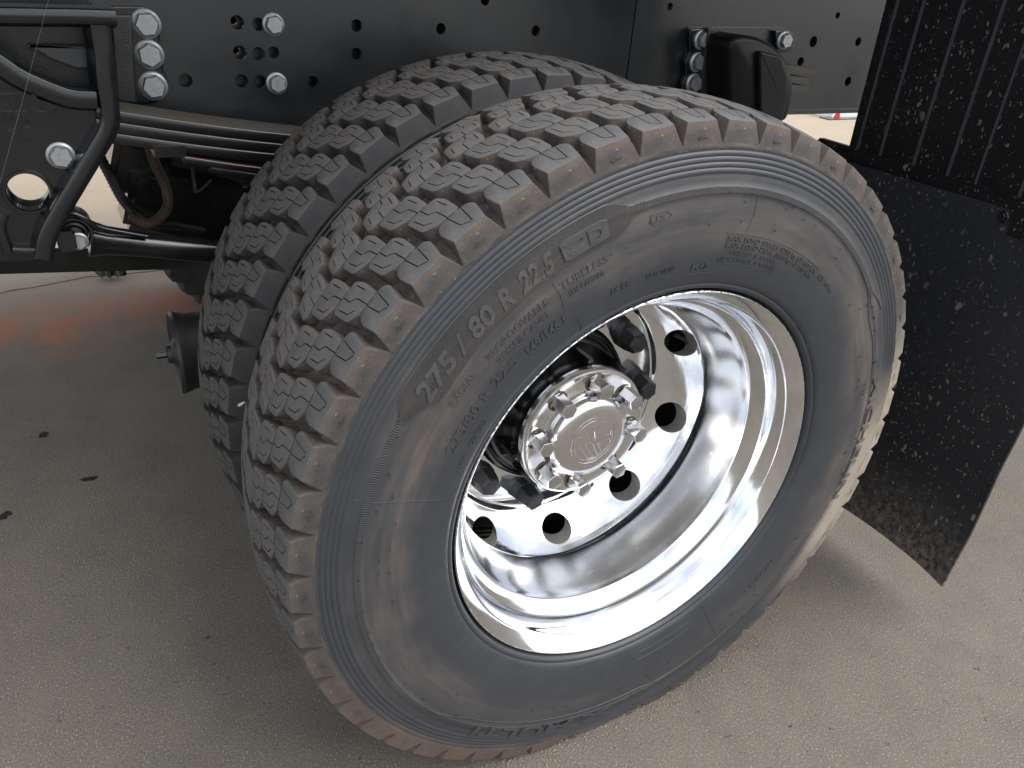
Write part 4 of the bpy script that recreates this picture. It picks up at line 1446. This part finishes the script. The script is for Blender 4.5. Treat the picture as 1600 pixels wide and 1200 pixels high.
ch = thing('brake_chamber', 'black round brake chamber peeking out left of the inner tyre', 'brake chamber')
yb = .70
pc = W(272, 552, 'y', yb)
bm = bmesh.new()
prof = [(.004, -.012), (.016, -.012), (.018, -.004), (.024, .0), (.028, .006), (.066, .004), (.072, .000), (.075, .006), (.073, .014), (.069, .026), (.069, .060), (.078, .10), (.082, .11), (.082, .13), (.070, .17), (.02, .18)]
n = 48; rings = []
for i in range(n):
    a = 2 * PI * i / n
    rings.append([bm.verts.new((pc.x + y, pc.y + r * math.cos(a), pc.z + r * math.sin(a))) for r, y in prof])
for i in range(n):
    A, B = rings[i], rings[(i + 1) % n]
    for j in range(len(prof) - 1): bm.faces.new((A[j], A[j + 1], B[j + 1], B[j]))
bm.faces.new([r[0] for r in rings]); bmesh.ops.recalc_face_normals(bm, faces=bm.faces)
obj('chamber_body', bm, m_rubber_plain, ch, 35)
bm = bmesh.new(); tube(bm, [pc + Vector((-.012, 0, 0)), pc + Vector((-.03, 0, 0))], .006, 6); obj('release_bolt', bm, m_hub_black, ch)
bm = bmesh.new(); tube(bm, [pc + Vector((.16, 0, .02)), Vector((-.05, .70, ZG + .02))], .03, 12); obj('mounting_arm', bm, m_hub_black, ch)

def hose(pts, r, mat, lab, y=None):
    bm = bmesh.new()
    S = smooth_path([W(px, py, 'y', yy) for px, py, yy in pts], 14)
    rr = [r * (1 + (.10 if i % 2 else -.06)) for i in range(len(S))]
    tube(bm, S, rr, 10)
    return tag(obj('brake_hose', bm, mat, None, 60), lab, 'hose', 'air hoses behind the spring')
hose([(228, 205, .80), (240, 250, .80), (258, 290, .80), (262, 322, .79), (248, 342, .78), (228, 350, .78), (205, 338, .80)], .0085, m_hose, 'brownish ribbed air hose hanging in a loop below the leaf spring')
hose([(150, 232, .90), (172, 275, .88), (192, 312, .86), (214, 335, .84), (240, 348, .84), (275, 352, .86), (320, 360, .90)], .0085, m_rubber_plain, 'smooth black air hose running low past the hanger edge')
hose([(300, 262, .86), (303, 285, .86), (308, 300, .85), (330, 282, .85)], .003, m_rubber_plain, 'thin black air line in the shadow by the inner tyre')
bm = bmesh.new()
for i, (px, py, yy, sx, sz) in enumerate(((215, 255, .98, .10, .10), (290, 320, .95, .22, .12))):
    p = W(px, py, 'y', yy); box(bm, p, (sx, .12, sz), Matrix.Rotation(.3, 3, 'Y'))
bmesh.ops.bevel(bm, geom=list(bm.edges), offset=.012, segments=2, affect='EDGES')
tag(obj('valve_block', bm, m_hub_black), 'dark valve block in the shadow under the leaf spring', 'valve')

# ------------------------------------------------------------------ mud flap
XM = .75
flap = thing('mud_flap', 'black mud flap with ribbed upper guard and dried mud spatter behind the tyre', 'mud flap')
def F(px, py, x=XM): return W(px, py, 'x', x)
# lower rubber sheet hanging from the bar, its outer edge slightly curled
bl, br = F(1310, 800), F(1470, 919)
zb0 = (bl.z + br.z) / 2
edge = [F(1470, 919), F(1521, 820), F(1553, 750), F(1600, 657)]
def y_edge(z):
    return interp([(e.z, e.y) for e in edge], z) if z < edge[-1].z else edge[-1].y - .012 * min(1, (z - edge[-1].z) / .3)
ztop = F(1600, 385).z + .05
bm = bmesh.new(); NY, NZ = 24, 40
def fx(u, v): return XM + .012 * math.sin(u * 5 + v * 2.6) * (1 - v) ** .7 + .018 * (1 - v) ** 2 - .016 * math.exp(-u * 9) * (1 - v)
grid_f, grid_b = [], []
for j in range(NZ + 1):
    v = j / NZ; z = zb0 + (ztop - zb0) * v
    ye = y_edge(z); rowf, rowb = [], []
    for i in range(NY + 1):
        u = i / NY; y = ye + (.50 - ye) * u
        x = fx(u, v)
        rowf.append(bm.verts.new((x, y, z))); rowb.append(bm.verts.new((x + .007, y, z)))
    grid_f.append(rowf); grid_b.append(rowb)
for j in range(NZ):
    for i in range(NY):
        bm.faces.new((grid_f[j][i], grid_f[j][i + 1], grid_f[j + 1][i + 1], grid_f[j + 1][i]))
        bm.faces.new((grid_b[j][i], grid_b[j + 1][i], grid_b[j + 1][i + 1], grid_b[j][i + 1]))
for j in range(NZ):
    for i in (0, NY): bm.faces.new((grid_f[j][i], grid_f[j + 1][i], grid_b[j + 1][i], grid_b[j][i]))
for i in range(NY):
    for j in (0, NZ): bm.faces.new((grid_f[j][i], grid_f[j][i + 1], grid_b[j][i + 1], grid_b[j][i]))
bmesh.ops.recalc_face_normals(bm, faces=bm.faces)
obj('rubber_sheet', bm, m_flap, flap, 40)
# support bar and ribbed guard stand in a plane turned a few degrees
d_bar = (MX * ((193 - 800) / FPX) + MY * ((-112 - 600) / FPX) + MZ); d_bar.z = 0; d_bar.normalize()
anchor = F(1600, 380, XM - .004)
nrm = Vector((d_bar.y, -d_bar.x, 0))          # plane normal (towards +x)
def G(px, py, off=0.0):
    d = MX * ((px - 800.0) / FPX) + MY * ((py - 600.0) / FPX) + MZ
    A = anchor + nrm * off
    return CAM + d * ((A - CAM).dot(nrm) / d.dot(nrm))
def slab(name, corners, th, mat, parent, bev=.002):
    bm = bmesh.new()
    f = [bm.verts.new(c_) for c_ in corners]; k_ = [bm.verts.new(c_ + nrm * th) for c_ in corners]
    n = len(f)
    bm.faces.new(f); bm.faces.new(k_[::-1])
    for i in range(n): bm.faces.new((f[i], f[(i + 1) % n], k_[(i + 1) % n], k_[i]))
    bmesh.ops.recalc_face_normals(bm, faces=bm.faces)
    if bev: bmesh.ops.bevel(bm, geom=list(bm.edges), offset=bev, segments=2, affect='EDGES')
    return obj(name, bm, mat, parent, 40)
t0, t1, b0, b1 = G(1276, 215), G(1600, 313), G(1377, 303), G(1600, 380)
zt1 = (t0.z + t1.z) / 2; zb1 = (b0.z + b1.z) / 2
inn_ = anchor + d_bar * .52; outn = anchor - d_bar * .12
def at_z(p, z): return Vector((p.x, p.y, z))
slab('support_bar', [at_z(outn, zb1), at_z(inn_, zb1), at_z(inn_, zt1), at_z(outn, zt1)], .022, m_guard, flap, .004)
g0 = G(1327, 229, .012); g1 = G(1385, 0, .012)
ul = (g0 - (anchor + nrm * .012)).dot(d_bar)
A0 = anchor + nrm * .012
slab('guard_panel', [at_z(A0 - d_bar * .12, zt1 - .01), at_z(A0 + d_bar * ul, zt1 - .01), at_z(A0 + d_bar * ((g1 - A0).dot(d_bar)), g1.z + .02), at_z(A0 + d_bar * ((g1 - A0).dot(d_bar)), g1.z + .25), at_z(A0 - d_bar * .12, g1.z + .25)], .006, m_guard, flap, 0)
for px, py in ((1338, 237), (1373, 248), (1425, 263), (1478, 279), (1522, 292), (1590, 313), (1640, 328), (1690, 342)):
    u = (G(px, py, .010) - A0).dot(d_bar)
    B0 = anchor + nrm * .0075
    w = .0022 if px not in (1522,) else .0014
    slab('guard_rib', [at_z(B0 + d_bar * (u - w), zt1 - .004), at_z(B0 + d_bar * (u + w), zt1 - .004), at_z(B0 + d_bar * (u + w), g1.z + .24), at_z(B0 + d_bar * (u - w), g1.z + .24)], .0075, mat_plain('rib_highlight', (.050, .053, .064), .34, 0, .5, .3) if px == 1338 else bpy.data.materials['rib_highlight'], flap, .0008)  # ribs coloured lighter blue-grey to paint in their highlight
sb = bolt_mesh('bar_bolt', .62, True, False); sb.materials[0] = m_hub_black
rz = math.atan2(d_bar.y, d_bar.x)
for px, py in ((1408, 290), (1489, 315), (1568, 339), (1346, 270)):
    o = link('bar_bolt', sb, flap, G(px, py, -.001)); o.rotation_euler = (0, 0, rz - PI)
    zc = (Vector((0, -1, 0)))
    o.rotation_euler = (0, 0, -math.atan2(nrm.x, nrm.y) + 0.0)
slab('bar_arm', [at_z(anchor + d_bar * .5, zt1 - .02), at_z(anchor + d_bar * .75, zt1 - .02), at_z(anchor + d_bar * .75, zt1 - .06), at_z(anchor + d_bar * .5, zt1 - .06)], .03, m_guard, flap, .004)

# ------------------------------------------------------------------ parked trailer tail far beyond
tr = thing('parked_trailer', 'white trailer tail with red triangle seen small beside the mud flap', 'trailer')
yt = 4.6
p0, p1 = W(1303, 170, 'y', yt), W(1420, 196, 'y', yt)
w0 = W(1302, 187, 'y', yt)
bm = bmesh.new(); box(bm, (p0.x + .45, yt + .6, p0.z + .02), (.9, 1.2, abs(p0.z - w0.z) * 2.0 + .04))
obj('tail_panel', bm, m_white, tr, smooth=False)
bm = bmesh.new()
c0 = W(1308, 181, 'y', yt - .01); s_ = .045
prism_xz(bm, [(c0.x - s_, c0.z - s_ * .8), (c0.x + s_, c0.z - s_ * .8), (c0.x + .01, c0.z + s_ * 1.2)], yt - .02, yt - .001, .003)
obj('triangle_reflector', bm, m_redlens, tr)
q0, q1 = W(1297, 187, 'y', yt - .1), W(1420, 205, 'y', yt - .1)
bm = bmesh.new(); box(bm, ((q0.x + q1.x) / 2, yt - .02, q0.z - .05), (q1.x - q0.x, .14, .10))
bmesh.ops.bevel(bm, geom=list(bm.edges), offset=.01, segments=2, affect='EDGES')
obj('bumper_bar', bm, m_frame, tr)
bm = bmesh.new()
for dx in (.45, .85): box(bm, (q0.x + dx, yt + .5, (q0.z - .05) / 2), (.08, .08, q0.z - .05))
obj('support_leg', bm, m_frame, tr, smooth=False)

# a single thread hanging across the hanger
bm = bmesh.new()
tube(bm, [W(86, -40, 'y', .60), W(40, 140, 'y', .60), W(-4, 300, 'y', .60), W(-40, 430, 'y', .60)], .00013, 5)
tag(obj('spider_thread', bm, m_zinc), 'fine pale thread hanging across the cast hanger', 'thread')

# scrap of white paper caught between the two tyres
bm = bmesh.new()
c = W(377, 633, 'y', .300)
P = [(-.005, .0005), (-.002, .0025), (.003, .0035), (.0055, .003), (.001, -.0005), (-.003, -.0015)]
f0 = [bm.verts.new((c.x + x, c.y + .002 * math.sin(90 * x), c.z + z)) for x, z in P]
f1 = [bm.verts.new((c.x + x, c.y + .0012 + .002 * math.sin(90 * x), c.z + z)) for x, z in P]
bm.faces.new(f0); bm.faces.new(f1[::-1])
for i in range(6): bm.faces.new((f0[i], f0[(i + 1) % 6], f1[(i + 1) % 6], f1[i]))
tag(obj('paper_scrap', bm, m_white), 'tiny scrap of white paper caught between the two tyres', 'litter')
